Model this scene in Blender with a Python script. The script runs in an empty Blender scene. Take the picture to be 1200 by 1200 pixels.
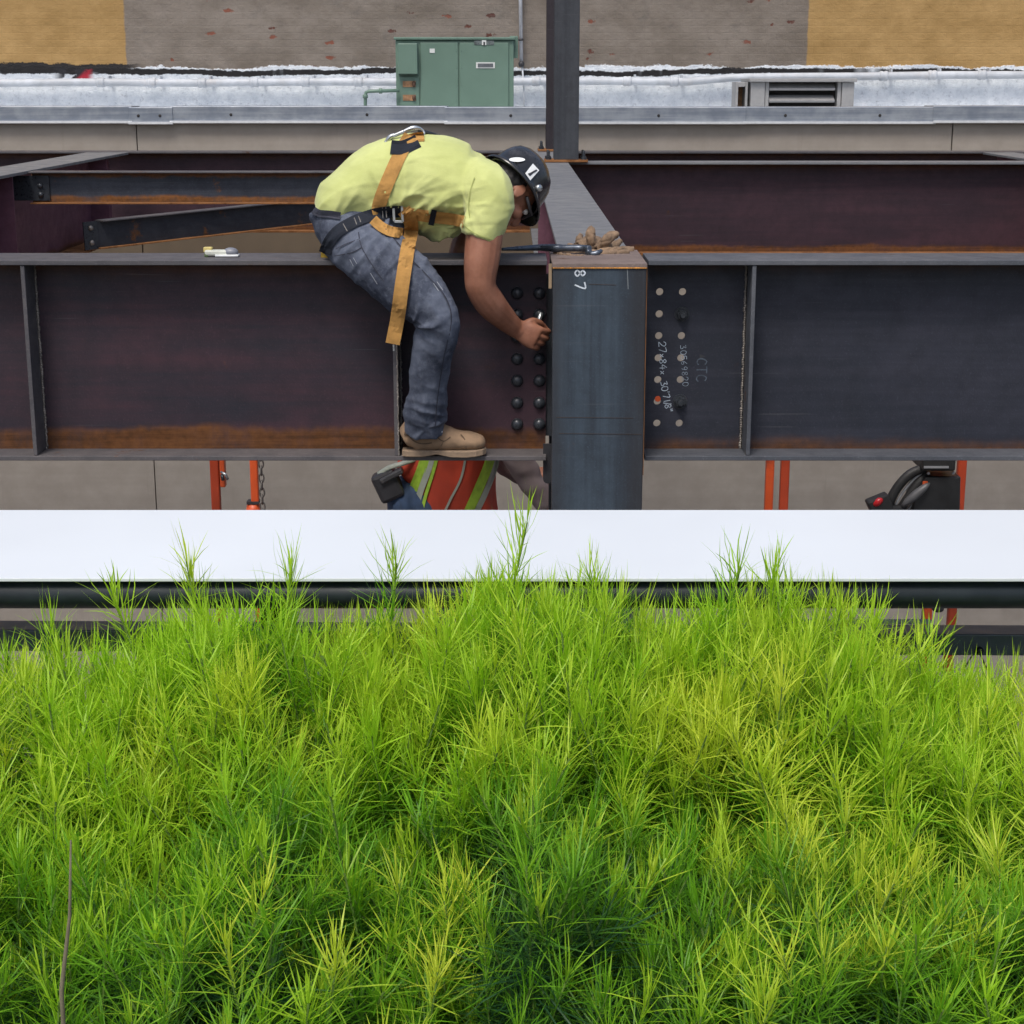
import bpy, bmesh, math, random
from mathutils import Vector, Matrix, noise
from mathutils.bvhtree import BVHTree

# ------------------------------------------------------------------ scene, camera, sky, sun, exposure
S = bpy.context.scene
COL = S.collection
R = math.radians
TH = R(14.3); FPX = 1980.0
cam = bpy.data.cameras.new('camera'); camo = bpy.data.objects.new('camera', cam); COL.objects.link(camo)
cam.sensor_width = 36.0; cam.lens = FPX / 1200.0 * 36.0
cam.clip_start = 0.05; cam.clip_end = 2000
camo.location = (0, 0, 0); camo.rotation_euler = (R(90) - TH, 0, 0)
S.camera = camo
wd = bpy.data.worlds.new('World'); S.world = wd; wd.use_nodes = True
wn = wd.node_tree; wn.nodes.clear()
SUN_EL, SUN_AZ = R(60), R(200)          # high and behind the camera's left shoulder, through cloud
sky = wn.nodes.new('ShaderNodeTexSky'); sky.sky_type = 'NISHITA'; sky.sun_disc = False
sky.sun_elevation = SUN_EL; sky.sun_rotation = SUN_AZ
sky.air_density = 1.0; sky.dust_density = 4.0; sky.ozone_density = 1.0
bg = wn.nodes.new('ShaderNodeBackground'); bg.inputs['Strength'].default_value = 0.135
wo = wn.nodes.new('ShaderNodeOutputWorld')
wn.links.new(sky.outputs[0], bg.inputs[0]); wn.links.new(bg.outputs[0], wo.inputs[0])
sl = bpy.data.lights.new('sun', 'SUN'); sl.energy = 1.8; sl.angle = R(16); sl.color = (1.0, 0.96, 0.9)
so = bpy.data.objects.new('sun', sl); COL.objects.link(so)
so.rotation_euler = (R(90) - SUN_EL, 0, R(180) - SUN_AZ)
S.view_settings.view_transform = 'Standard'; S.view_settings.look = 'None'
S.view_settings.gamma = 1.0; S.view_settings.use_curve_mapping = False
S.view_settings.exposure = 0.28
S.cycles.max_bounces = 5; S.cycles.diffuse_bounces = 3; S.cycles.glossy_bounces = 2; S.cycles.transmission_bounces = 3; S.cycles.transparent_max_bounces = 4
S.cycles.use_denoising = True; S.cycles.use_adaptive_sampling = True; S.cycles.adaptive_threshold = .02

# ------------------------------------------------------------------ helpers
CT, ST = math.cos(TH), math.sin(TH)
GROUND = -7.6
def ray(x, y):
    u = x - 600.0; v = 600.0 - y
    return Vector((u, FPX * CT + v * ST, -FPX * ST + v * CT)).normalized()
def P(x, y, Y):
    d = ray(x, y); return d * (Y / d.y)
def V(*a): return Vector(a)

class MB:
    def __init__(s): s.v = []; s.f = []; s.m = []
    def add(s, vs, fs, m=0):
        o = len(s.v); s.v += [Vector(q) for q in vs]; s.f += [tuple(i + o for i in f) for f in fs]; s.m += [m] * len(fs)
        return s
    def box(s, x0, x1, y0, y1, z0, z1, m=0):
        if x0 > x1: x0, x1 = x1, x0
        if y0 > y1: y0, y1 = y1, y0
        if z0 > z1: z0, z1 = z1, z0
        return s.add([(x0,y0,z0),(x1,y0,z0),(x1,y1,z0),(x0,y1,z0),(x0,y0,z1),(x1,y0,z1),(x1,y1,z1),(x0,y1,z1)],
              [(0,3,2,1),(4,5,6,7),(0,1,5,4),(1,2,6,5),(2,3,7,6),(3,0,4,7)], m)
    def obox(s, c, ax, ay, az, m=0):       # oriented box: centre and three half vectors
        c, ax, ay, az = map(Vector, (c, ax, ay, az))
        q = [c + i*ax + j*ay + k*az for k in (-1,1) for (i,j) in ((-1,-1),(1,-1),(1,1),(-1,1))]
        return s.add(q, [(0,3,2,1),(4,5,6,7),(0,1,5,4),(1,2,6,5),(2,3,7,6),(3,0,4,7)], m)
    def bar(s, p0, p1, w, h, up=(0,0,1), m=0):
        p0, p1 = Vector(p0), Vector(p1); d = p1 - p0; t = d.normalized()
        a = t.cross(Vector(up)).normalized(); b = a.cross(t)
        return s.obox((p0 + p1) / 2, d / 2, a * w / 2, b * h / 2, m)
    def prism(s, pts, y0, y1, m=0):        # pts: (x,z) outline counter-clockwise seen from -Y
        n = len(pts)
        vs = [(x, y0, z) for x, z in pts] + [(x, y1, z) for x, z in pts]
        fs = [tuple(range(n)), tuple(range(2*n-1, n-1, -1))] + [(i, i+n, (i+1) % n + n, (i+1) % n) for i in range(n)]
        return s.add(vs, fs, m)
    def tube(s, path, rad, n=10, m=0, cap=True, ell=None, ref=None):
        path = [Vector(p) for p in path]; k = len(path)
        if not hasattr(rad, '__len__'): rad = [rad] * k
        o = len(s.v); prev = None
        for i, p in enumerate(path):
            t = (path[min(i+1, k-1)] - path[max(i-1, 0)]).normalized()
            if ref is not None:
                a = t.cross(Vector(ref))
                a = a.normalized() if a.length > 1e-4 else t.orthogonal().normalized()
            elif prev is None: a = t.orthogonal().normalized()
            else: a = (prev - t * prev.dot(t)).normalized()
            prev = a; b = t.cross(a)
            ra = rad[i]; rb = ra if ell is None else (ell[i] if hasattr(ell, '__len__') else ra * ell)
            for j in range(n):
                q = 2 * math.pi * j / n
                s.v.append(p + a * (ra * math.cos(q)) + b * (rb * math.sin(q)))
        for i in range(k - 1):
            for j in range(n):
                s.f.append((o+i*n+j, o+i*n+(j+1) % n, o+(i+1)*n+(j+1) % n, o+(i+1)*n+j)); s.m.append(m)
        if cap:
            s.f.append(tuple(o + j for j in range(n-1, -1, -1))); s.m.append(m)
            s.f.append(tuple(o + (k-1)*n + j for j in range(n))); s.m.append(m)
        return s
    def ellipsoid(s, c, ax, ay, az, nu=14, nv=9, m=0):
        c, ax, ay, az = map(Vector, (c, ax, ay, az)); o = len(s.v)
        s.v.append(c - az)
        for i in range(1, nv):
            th = -math.pi/2 + math.pi * i / nv
            for j in range(nu):
                q = 2*math.pi*j/nu
                s.v.append(c + ax*(math.cos(th)*math.cos(q)) + ay*(math.cos(th)*math.sin(q)) + az*math.sin(th))
        s.v.append(c + az); top = len(s.v) - 1
        for j in range(nu):
            s.f.append((o, o+1+(j+1) % nu, o+1+j)); s.m.append(m)
            for i in range(nv - 2):
                a = o+1+i*nu
                s.f.append((a+j, a+(j+1) % nu, a+nu+(j+1) % nu, a+nu+j)); s.m.append(m)
            a = o+1+(nv-2)*nu
            s.f.append((a+j, a+(j+1) % nu, top)); s.m.append(m)
        return s
    def lathe(s, c, axis, prof, n=16, m=0):  # prof: (radius, height along axis)
        c, t = Vector(c), Vector(axis).normalized(); a = t.orthogonal().normalized(); b = t.cross(a)
        o = len(s.v); k = len(prof)
        for r, h in prof:
            for j in range(n):
                q = 2*math.pi*j/n
                s.v.append(c + t*h + a*(r*math.cos(q)) + b*(r*math.sin(q)))
        for i in range(k-1):
            for j in range(n):
                s.f.append((o+i*n+j, o+i*n+(j+1) % n, o+(i+1)*n+(j+1) % n, o+(i+1)*n+j)); s.m.append(m)
        s.f.append(tuple(o + j for j in range(n-1, -1, -1))); s.m.append(m)
        s.f.append(tuple(o+(k-1)*n + j for j in range(n))); s.m.append(m)
        return s

def catmull(pts, sub=4):
    pts = [tuple(p) for p in pts]; out = []
    n = len(pts)
    for i in range(n - 1):
        p0, p1, p2, p3 = pts[max(i-1, 0)], pts[i], pts[i+1], pts[min(i+2, n-1)]
        for k in range(sub):
            t = k / sub
            out.append(tuple(0.5 * ((2*b) + (c-a)*t + (2*a-5*b+4*c-d)*t*t + (3*b-a-3*c+d)*t**3) for a, b, c, d in zip(p0, p1, p2, p3)))
    out.append(pts[-1]); return out

def mesh_of(mb, name):
    me = bpy.data.meshes.new(name); me.from_pydata([tuple(v) for v in mb.v], [], mb.f)
    if any(mb.m): me.polygons.foreach_set('material_index', mb.m)
    me.update(); return me
def fixn(me):
    bm = bmesh.new(); bm.from_mesh(me); bmesh.ops.recalc_face_normals(bm, faces=bm.faces[:]); bm.to_mesh(me); bm.free()
def wloc(o):
    v = Vector(o.location)
    return v + wloc(o.parent) if o.parent else v
def ob(name, mb, mat, parent=None, smooth=False, bevel=0, org=None, mesh=None, fix=True):
    """one mesh object; geometry given in world coordinates, stored relative to its origin"""
    me = mesh if mesh is not None else mesh_of(mb, name)
    if fix and mesh is None: fixn(me)
    base = wloc(parent) if parent else Vector((0, 0, 0))
    o = bpy.data.objects.new(name, me); COL.objects.link(o)
    if parent: o.parent = parent
    w = Vector(org) if org is not None else base
    me.transform(Matrix.Translation(-w)); o.location = w - base
    for q in (mat if isinstance(mat, (list, tuple)) else [mat]): me.materials.append(q)
    if smooth: me.polygons.foreach_set('use_smooth', [True] * len(me.polygons))
    if bevel:
        b = o.modifiers.new('bevel', 'BEVEL'); b.width = bevel; b.segments = 2; b.limit_method = 'ANGLE'; b.angle_limit = R(40)
    return o
def tag(o, label, cat, group=None):
    o['label'] = label; o['category'] = cat
    if group: o['group'] = group
    return o
def struct(o): o['kind'] = 'structure'; return o
def thing(name, label, cat, loc=(0,0,0), group=None):
    o = bpy.data.objects.new(name, None); COL.objects.link(o); o.location = loc; o.empty_display_size = 0.1
    return tag(o, label, cat, group)
def put(src, parent, dloc):
    c = src.copy(); COL.objects.link(c); c.parent = parent; c.location = Vector(src.location) + Vector(dloc); return c

# ------------------------------------------------------------------ materials
class N:
    def __init__(s, name, rough=0.6, spec=0.5, metal=0.0):
        s.mat = bpy.data.materials.new(name); s.mat.use_nodes = True; s.t = s.mat.node_tree; s.t.nodes.clear()
        s.out = s.n('ShaderNodeOutputMaterial'); s.p = s.n('ShaderNodeBsdfPrincipled')
        s.l(s.p.outputs[0], s.out.inputs[0])
        s.p.inputs['Roughness'].default_value = rough; s.p.inputs['Metallic'].default_value = metal
        s.p.inputs['Specular IOR Level'].default_value = spec
        s.tc = s.n('ShaderNodeTexCoord')
    def n(s, k, **kw):
        q = s.t.nodes.new(k)
        for a, b in kw.items(): setattr(q, a, b)
        return q
    def l(s, a, b): s.t.links.new(a, b)
    def sink(s, v, inp):
        if hasattr(v, 'is_linked'): s.l(v, inp)
        elif isinstance(v, (tuple, list)) and len(v) == 3 and inp.type == 'RGBA': inp.default_value = (*v, 1)
        else: inp.default_value = v
    def mapping(s, scale=(1,1,1), rot=(0,0,0), loc=(0,0,0), src='Object'):
        m = s.n('ShaderNodeMapping'); s.l(s.tc.outputs[src], m.inputs[0])
        m.inputs['Scale'].default_value = scale; m.inputs['Rotation'].default_value = rot; m.inputs['Location'].default_value = loc
        return m.outputs[0]
    def noise(s, scale, detail=4, rough=0.55, vec=None, col=False):
        q = s.n('ShaderNodeTexNoise'); q.inputs['Scale'].default_value = scale; q.inputs['Detail'].default_value = detail
        q.inputs['Roughness'].default_value = rough
        s.l(vec if vec is not None else s.tc.outputs['Object'], q.inputs['Vector'])
        return q.outputs[1 if col else 0]
    def ramp(s, v, lo, hi, a=0.0, b=1.0):
        q = s.n('ShaderNodeMapRange'); q.interpolation_type = 'SMOOTHSTEP'
        s.sink(v, q.inputs[0]); q.inputs[1].default_value = lo; q.inputs[2].default_value = hi
        q.inputs[3].default_value = a; q.inputs[4].default_value = b; return q.outputs[0]
    def lin(s, v, lo, hi, a, b):
        q = s.n('ShaderNodeMapRange'); s.sink(v, q.inputs[0]); q.inputs[1].default_value = lo; q.inputs[2].default_value = hi
        q.inputs[3].default_value = a; q.inputs[4].default_value = b; return q.outputs[0]
    def math(s, op, a, b=0.0):
        q = s.n('ShaderNodeMath', operation=op); s.sink(a, q.inputs[0]); s.sink(b, q.inputs[1]); return q.outputs[0]
    def mix(s, fac, a, b, blend='MIX'):
        q = s.n('ShaderNodeMix', data_type='RGBA', blend_type=blend); s.sink(fac, q.inputs[0]); s.sink(a, q.inputs[6]); s.sink(b, q.inputs[7])
        return q.outputs[2]
    def xyz(s, src='Object'):
        q = s.n('ShaderNodeSeparateXYZ'); s.l(s.tc.outputs[src], q.inputs[0]); return q.outputs
    def color(s, v): s.sink(v, s.p.inputs['Base Color'])
    def rough(s, v): s.sink(v, s.p.inputs['Roughness'])
    def bump(s, h, strength=0.3, dist=0.01):
        q = s.n('ShaderNodeBump'); q.inputs['Strength'].default_value = strength; q.inputs['Distance'].default_value = dist
        s.l(h, q.inputs['Height']); s.l(q.outputs[0], s.p.inputs['Normal']); return q

def plain(name, col, rough=0.6, metal=0.0, spec=0.5, var=0.18, scale=30, bump=0.08, dirt=None):
    q = N(name, rough, spec, metal)
    n1 = q.noise(scale, 5); n2 = q.noise(scale * 0.17, 3)
    dark = tuple(c * (1 - var) for c in col); lite = tuple(min(1, c * (1 + var)) for c in col)
    c = q.mix(q.ramp(q.math('ADD', q.math('MULTIPLY', n1, .5), q.math('MULTIPLY', n2, .5)), .35, .65), dark, lite)
    if dirt: c = q.mix(q.ramp(q.noise(scale * .4, 6, .7), .52, .7), c, dirt)
    q.color(c); q.rough(q.lin(n1, .3, .7, max(0.05, rough - .1), min(1, rough + .1)))
    if bump: q.bump(n1, bump, 0.004)
    return q.mat

RUSTC = (0.155, 0.062, 0.020)
def steel(name, ca, cb, rough=.5, band=None, top=None, rust=.62, axis='X', edge=None, bk=.12, gen=1.0, flat_up=None, rustc=RUSTC):
    """mill-scaled steel: bluish and plum patches in long rolling streaks, rust blooms, and a rust band lying along the root
    of the bottom flange (band = (z of its lower end, z of its upper end) in the object's own coordinates)"""
    q = N(name, rough, .28)
    sv = {'X': (1.0, 9, 26), 'Y': (9, 1.0, 26), 'Z': (26, 9, .8)}[axis]; bv = {'X': (.8, 1, 1.6), 'Y': (1, .8, 1.6), 'Z': (5, 1, .5)}[axis]
    big = q.noise(1.3, 5, .6, q.mapping(bv)); st = q.noise(1.0, 6, .65, q.mapping(sv))
    fine = q.noise(140, 3, .6); mid = q.noise(9, 6, .7)
    c = q.mix(q.ramp(q.math('ADD', q.math('MULTIPLY', big, .6), q.math('MULTIPLY', st, .4)), .38, .62), ca, cb)
    c = q.mix(q.ramp(mid, .35, .75, 0, .5), c, tuple(x * .6 for x in ca))
    c = q.mix(q.math('MULTIPLY', q.ramp(fine, .55, .75), .22), c, tuple(min(1, x * 2.2) for x in cb))
    scr = q.noise(1, 2, .5, q.mapping((2, 2, 90), (0.0, .25, 0)))
    c = q.mix(q.math('MULTIPLY', q.ramp(scr, .70, .74), .18), c, (.13, .13, .14))
    if edge:                                     # colour goes darker and browner towards both edges of the flange face
        ex = q.math('ABSOLUTE', q.math('ADD', q.xyz()[0], q.math('MULTIPLY', q.math('SUBTRACT', q.noise(1, 5, .7, q.mapping((3, 3, .8))), .5), .12)))
        c = q.mix(q.ramp(ex, edge * .45, edge * 1.05, 0, .6), c, (.030, .025, .024))
    rn = q.noise(5.5, 7, .72)
    f = q.math('MULTIPLY', q.ramp(rn, rust, rust + .12), .8 * gen)
    if band:
        z = q.xyz()[2]
        e = q.math('ADD', z, q.math('MULTIPLY', q.math('SUBTRACT', q.noise(1, 6, .7, q.mapping((3, 3, 3))), .5), -.09))
        g = q.ramp(e, band[0], band[1], 1.0, 0.0)
        g = q.math('MULTIPLY', g, q.ramp(q.noise(4.0, 6, .7, q.mapping((1, 1, .6))), .28, .55, .25, 1))
        f = q.math('MAXIMUM', f, g)
    if top:
        z = q.xyz()[2]
        e = q.math('ADD', z, q.math('MULTIPLY', q.math('SUBTRACT', q.noise(6, 6, .7), .5), .08))
        g = q.math('MULTIPLY', q.ramp(e, top[0], top[1], 0.0, 1.0), .75)
        f = q.math('MAXIMUM', f, g)
    rc = q.mix(q.ramp(q.math('ADD', q.math('MULTIPLY', q.noise(3, 5, .7, q.mapping(tuple(.35 * x for x in sv))), .7), q.math('MULTIPLY', q.noise(30, 4, .7), .3)), .36, .66), tuple(x * .38 for x in rustc), rustc)
    c = q.mix(f, c, rc); q.color(c)
    q.rough(q.math('ADD', q.lin(mid, .3, .7, rough - .1, rough + .1), q.math('MULTIPLY', f, .3)))
    q.bump(q.math('ADD', fine, q.math('MULTIPLY', mid, 1.5)), bk, .003)
    return q.mat

# ================================================================== the setting
m_ground = plain('yard_gravel', (.16, .15, .14), .9, var=.3, scale=6, bump=.4)
struct(ob('ground', MB().add([(-150,-60,GROUND),(150,-60,GROUND),(150,150,GROUND),(-150,150,GROUND)], [(0,1,2,3)]), m_ground, fix=False))
m_soil = plain('soil', (.045, .034, .026), .95, var=.4, scale=25, bump=.8)
mb = MB(); nx, ny = 40, 24
for j in range(ny + 1):
    for i in range(nx + 1):
        x = -2.2 + 4.4 * i / nx; y = 1.02 + 1.1 * j / ny
        mb.v.append(V(x, y, -1.55 + .03 * noise.noise(V(x*6, y*6, 0)) + .012 * noise.noise(V(x*22, y*22, 3))))
for j in range(ny):
    for i in range(nx):
        a = j*(nx+1)+i; mb.f.append((a, a+1, a+nx+2, a+nx+1)); mb.m.append(0)
struct(ob('planting_bed', mb, m_soil, smooth=True, fix=False))
m_conc = plain('deck_concrete', (.30, .29, .27), .85, var=.12, scale=12, bump=.2)
struct(ob('deck', MB().box(-8, 8, -4, 2.62, -2.1, -1.64), m_conc, bevel=.01))
mb = MB().box(-8, 8, .90, 1.02, -1.64, -1.50)
struct(ob('bed_kerb', mb, m_conc, bevel=.008))

# ------------------------------------------------------------------ near building: beige panels, metal coping, roof
YW = 17.0
def wx(x, y, Y=YW): return P(x, y, Y).x
def wz(y, Y=YW): return P(600, y, Y).z
q = N('beige_panel', .75, .3)
n1 = q.noise(1, 5, .6, q.mapping((.5, .5, 9))); n2 = q.noise(3, 5, .65); n3 = q.noise(220, 2, .5)
stain = q.noise(1, 5, .7, q.mapping((5, 5, .35)))
c = q.mix(q.ramp(n2, .3, .7), (.275, .243, .208), (.330, .295, .255)); c = q.mix(q.ramp(n1, .3, .7, 0, .35), c, (.24, .215, .185))
c = q.mix(q.ramp(stain, .58, .75, 0, .35), c, (.18, .155, .13)); q.color(c); q.bump(n3, .15, .004); m_panel = q.mat
m_dark = plain('dark_backing', (.03, .028, .027), .9)
q = N('galvanised_coping', .42, .5, .55)
n1 = q.noise(5, 5, .6); n2 = q.noise(60, 4, .6); st = q.noise(1, 4, .6, q.mapping((.7, 1, 22)))
c = q.mix(q.ramp(q.math('ADD', q.math('MULTIPLY', n1, .5), q.math('MULTIPLY', st, .5)), .38, .64), (.21, .24, .29), (.37, .40, .44))
c = q.mix(q.ramp(n2, .55, .75, 0, .3), c, (.25, .26, .27)); q.color(c); q.bump(n1, .25, .02); m_cop = q.mat
m_panel_dark = plain('dark_brown_panel', (.105, .078, .05), .7, var=.12, scale=5, bump=.1)  # darker, browner tone for the second row of wall panels from the top
m_hem = plain('coping_hem', (.68, .70, .72), .45, .3, var=.08)
m_roof = plain('roof_coating', (.62, .66, .70), .7, var=.12, scale=8, bump=.5)

bld = thing('panelled_building', 'low beige panelled building with grey metal coping behind the steel frame', 'building', (0, YW, GROUND))
zc0, zc1 = wz(145), wz(125)
ZROOF = zc1 - .42
ob('wall_core', MB().box(-11, 11, YW + .09, YW + .3, GROUND, zc0 - .02), m_dark, bld)
jx = [wx(160, 160), wx(640, 160), wx(1116, 160)]
st_ = jx[1] - jx[0]
edges = [jx[0] - 2*st_, jx[0] - st_] + jx + [jx[2] + st_]
zs = [zc0 + .03, wz(232), wz(325), wz(640), GROUND]
for i in range(len(edges) - 1):
    for k in range(4):
        d = .004 * ((i * 7 + k * 3) % 4)
        ob('wall_panel', MB().box(edges[i] + .005, edges[i+1] - .005, YW + d, YW + .075, zs[k+1] + .004, zs[k] - .004), m_panel_dark if k == 1 else m_panel, bld, bevel=.004)
cj = [-60, 152, 200, 521, 870, 1092, 1290]
cx = [-11] + [wx(a, 135) for a in cj[1:-1]] + [11]
for i in range(len(cx) - 1):
    pr = .040 + .010 * (i % 2); rz = random.Random(i).uniform(-.006, .006) + .012 * max(0, (cx[i] - 1.5) / 5)
    x0, x1 = cx[i], cx[i+1] + (.03 if i < len(cx) - 2 else 0)
    o = ob('coping_strip', MB().box(x0, x1, YW - pr, YW + .34 + .002 * i, zc0 + .022 + rz, zc1 + rz), m_cop, bld, bevel=.006)
    ob('drip_edge', MB().obox(((x0+x1)/2, YW - pr - .012, zc0 + .010 + rz), ((x1-x0)/2, 0, 0), (0, .016, -.004), (0, 0, .011)), m_hem, o)
    for t in (.22, .71):
        xx = x0 + (x1 - x0) * t
        ob('rivet', MB().lathe((xx, YW - pr + .002, (zc0 + zc1) / 2 + rz), (0, -1, 0), [(.016, 0), (.014, .006), (.006, .010)], 8), m_dark, o, smooth=True)
ob('roof', MB().box(-11, 11, YW + .352, 20.02, zc1 - .9, ZROOF), m_roof, bld)

# ------------------------------------------------------------------ far building: painted brick, whitewashed foot
YB = 20.0
q = N('painted_brick_wall', .85, .25)
X, Yv, Z = q.xyz()
xl, xr = wx(147, 50, YB), wx(946, 50, YB)
z72 = wz(76, YB)
och = q.mix(q.ramp(q.noise(1.6, 6, .65, q.mapping((1, 1, 1.3))), .3, .7), (.275, .170, .062), (.395, .255, .105))
och = q.mix(q.ramp(q.noise(9, 5, .7), .55, .8, 0, .5), och, (.30, .18, .07))
tau = q.mix(q.ramp(q.noise(1.4, 6, .65, q.mapping((1, 1, 1.7))), .3, .7), (.145, .122, .100), (.222, .192, .164))
tau = q.mix(q.ramp(q.noise(7, 6, .75), .50, .75, 0, .6), tau, (.125, .108, .095))
e1 = q.math('ADD', X, q.math('MULTIPLY', q.math('SUBTRACT', q.noise(6, 3), .5), .04))
body = q.mix(q.ramp(e1, xl - .012, xl + .012), och, tau)
body = q.mix(q.ramp(e1, xr - .012, xr + .012), body, och)
# bricks laid bare where the taupe paint has flaked
br = q.n('ShaderNodeTexBrick'); q.l(q.mapping((1, 1, 1), (R(90), 0, 0)), br.inputs[0])
br.inputs['Scale'].default_value = 1.0; br.inputs['Brick Width'].default_value = .215; br.inputs['Row Height'].default_value = .076
br.inputs['Mortar Size'].default_value = .006; br.inputs['Mortar Smooth'].default_value = .6
br.inputs['Color1'].default_value = (1, 1, 1, 1); br.inputs['Color2'].default_value = (.72, .72, .72, 1); br.inputs['Mortar'].default_value = (0, 0, 0, 1)
cell = q.n('ShaderNodeTexVoronoi'); cell.inputs['Scale'].default_value = 1.0; q.l(q.mapping((4.4, 1, 10.5)), cell.inputs['Vector'])
sx = q.n('ShaderNodeSeparateColor'); q.l(cell.outputs['Color'], sx.inputs[0])
dd = q.math('ADD', cell.outputs['Distance'], q.math('MULTIPLY', q.math('SUBTRACT', q.noise(16, 5, .7), .5), .9))
flake = q.math('MULTIPLY', q.math('GREATER_THAN', sx.outputs[0], .78), q.ramp(dd, .18, .26, 1, 0))
inn = q.math('MULTIPLY', q.ramp(X, xl + .1, xl + .2), q.ramp(X, xr - .2, xr - .1, 1, 0))
flake = q.math('MULTIPLY', flake, inn)
body = q.mix(flake, body, q.mix(sx.outputs[1], (.09, .038, .03), (.20, .075, .05)))
grime = q.math('MULTIPLY', q.ramp(q.noise(2.2, 6, .7, q.mapping((1, 1, 1.4))), .56, .72), inn)
body = q.mix(q.math('MULTIPLY', grime, .55), body, (.12, .11, .10))
# whitewashed foot of the wall with a ragged upper edge, tar line above the pipe
rag = q.math('ADD', Z, q.math('MULTIPLY', q.math('SUBTRACT', q.noise(1, 6, .75, q.mapping((1.1, 1, 1.5))), .5), .24))
rag = q.math('ADD', rag, q.math('MULTIPLY', q.math('SUBTRACT', q.noise(14, 4, .7), .5), .05))
wh = q.ramp(rag, z72 - .03, z72 - .015, 1, 0)
wcol = q.mix(q.ramp(q.noise(5, 6, .7), .3, .7), (.58, .63, .69), (.80, .84, .88))
wcol = q.mix(q.ramp(q.noise(17, 6, .8), .50, .72, 0, .75), wcol, (.30, .33, .38))
col = q.mix(wh, body, wcol)
wav = q.math('ADD', Z, q.math('MULTIPLY', q.math('SUBTRACT', q.noise(1, 3, .6, q.mapping((.45, 1, 1))), .5), .20))
wav = q.math('ADD', wav, q.math('MULTIPLY', q.math('SUBTRACT', q.noise(11, 5, .8), .5), .075))
zt_ = wz(84, YB)
tar = q.math('MULTIPLY', q.ramp(wav, zt_ - .040, zt_ - .028), q.ramp(wav, zt_ + .020, zt_ + .032, 1, 0))
tar = q.math('MULTIPLY', tar, q.ramp(q.noise(1, 4, .6, q.mapping((.9, 1, .2))), .36, .44))
tar2 = q.math('MULTIPLY', q.ramp(X, xl - .02, xl + .25, 1, 0), q.math('MULTIPLY', q.ramp(wav, zt_ - .03, zt_ - .01), q.ramp(rag, z72 + .0, z72 + .02, 1, 0)))
col = q.mix(q.math('MAXIMUM', tar, tar2), col, (.022, .021, .022))
# a smear of red and black paint over the white on the left
ra, rb = wx(60, 90, YB), wx(112, 90, YB)
rd = q.math('MULTIPLY', q.math('MULTIPLY', q.ramp(X, ra, ra + .15), q.ramp(X, rb - .1, rb, 1, 0)), q.math('MULTIPLY', q.ramp(rag, z72 - .17, z72 - .15), q.ramp(rag, z72 - .05, z72 - .03, 1, 0)))
rcol = q.mix(q.ramp(q.math('ADD', X, q.math('MULTIPLY', Z, -1.2)), ra + .22, ra + .30), (.03, .03, .035), (.40, .03, .05))
col = q.mix(q.math('MULTIPLY', rd, q.ramp(q.noise(5, 4), .40, .48)), col, rcol)
q.color(col)
hgt = q.math('ADD', q.math('MULTIPLY', br.outputs['Fac'], -.10), q.math('ADD', q.noise(9, 6, .7), q.math('MULTIPLY', q.noise(2.5, 4, .6, q.mapping((1.2, 1, 2.0))), .8)))
hgt = q.math('SUBTRACT', hgt, q.math('MULTIPLY', flake, .35))
hgt = q.math('ADD', hgt, q.math('MULTIPLY', wh, q.math('MULTIPLY', q.noise(9, 7, .8, q.mapping((1, 1, 1.6))), 6.0)))
q.bump(hgt, .40, .04); m_brick = q.mat
far = thing('brick_building', 'tall painted brick wall, ochre at both ends and flaking taupe between', 'building', (0, 0, 0))
ob('wall', MB().box(-16, 16, YB, YB + .4, GROUND, 6.0), m_brick, far)

m_wpipe = plain('white_pipe_paint', (.46, .49, .53), .55, var=.18, scale=7, bump=.4, dirt=(.42, .42, .43))
pipe = thing('drain_pipe', 'long white painted pipe with couplings along the foot of the brick wall', 'pipe', (0, YB - .12, 0))
pz = lambda x: wz(97, 19.88) + .010 * (x - -5) * (1 if x > 2 else .3) * .8
pts = [V(x, YB - .12, pz(x) + .012 * noise.noise(V(x * .7, 0, 0))) for x in [-11 + .5 * i for i in range(45)]]
ob('pipe_run', MB().tube(pts, .044, 14), m_wpipe, pipe, smooth=True)
for pxx in (118, 178, 237, 298, 358, 420, 628, 735, 790, 1035, 1092, 1150):
    x = wx(pxx, 95, 19.88); z = pz(x) + .012 * noise.noise(V(x * .7, 0, 0))
    ob('coupling', MB().lathe((x - .05, YB - .12, z), (1, 0, 0), [(.046, 0), (.056, .012), (.056, .035), (.050, .05), (.056, .065), (.056, .088), (.046, .10)], 14), m_wpipe, pipe, smooth=True)
    ob('bracket', MB().box(x + .08, x + .10, YB - .13, YB, z - .01, z + .075), m_wpipe, pipe, bevel=.004)

m_green = plain('green_enamel', (.125, .205, .160), .45, var=.07, scale=4, bump=.04)
m_greend = plain('green_enamel_edge', (.11, .185, .145), .5, var=.10)
m_rustpatch = plain('bare_rusty_plate', (.40, .22, .11), .7, var=.5, scale=14)
m_label = plain('pale_label', (.62, .64, .62), .6, var=.05)
m_black = plain('black_print', (.03, .03, .035), .5)
YG = 18.2
gx0, gx1 = wx(464, 90, YG), wx(602, 90, YG); gz1 = wz(47, YG); gz0 = ZROOF
cab = thing('green_cabinet', 'green metal rooftop equipment cabinet with two doors and small box', 'equipment cabinet', ((gx0+gx1)/2, YG + .35, gz0))
ob('housing', MB().box(gx0, gx1, YG, YG + .7, gz0, gz1), m_green, cab, bevel=.008)
ob('lid', MB().box(gx0 - .015, gx1 + .012, YG - .03, YG + .74, gz1 + .002, gz1 + .03), m_greend, cab, bevel=.006)
def gx(x, y=90): return wx(x, y, YG)
def gz(y): return wz(y, YG)
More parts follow.
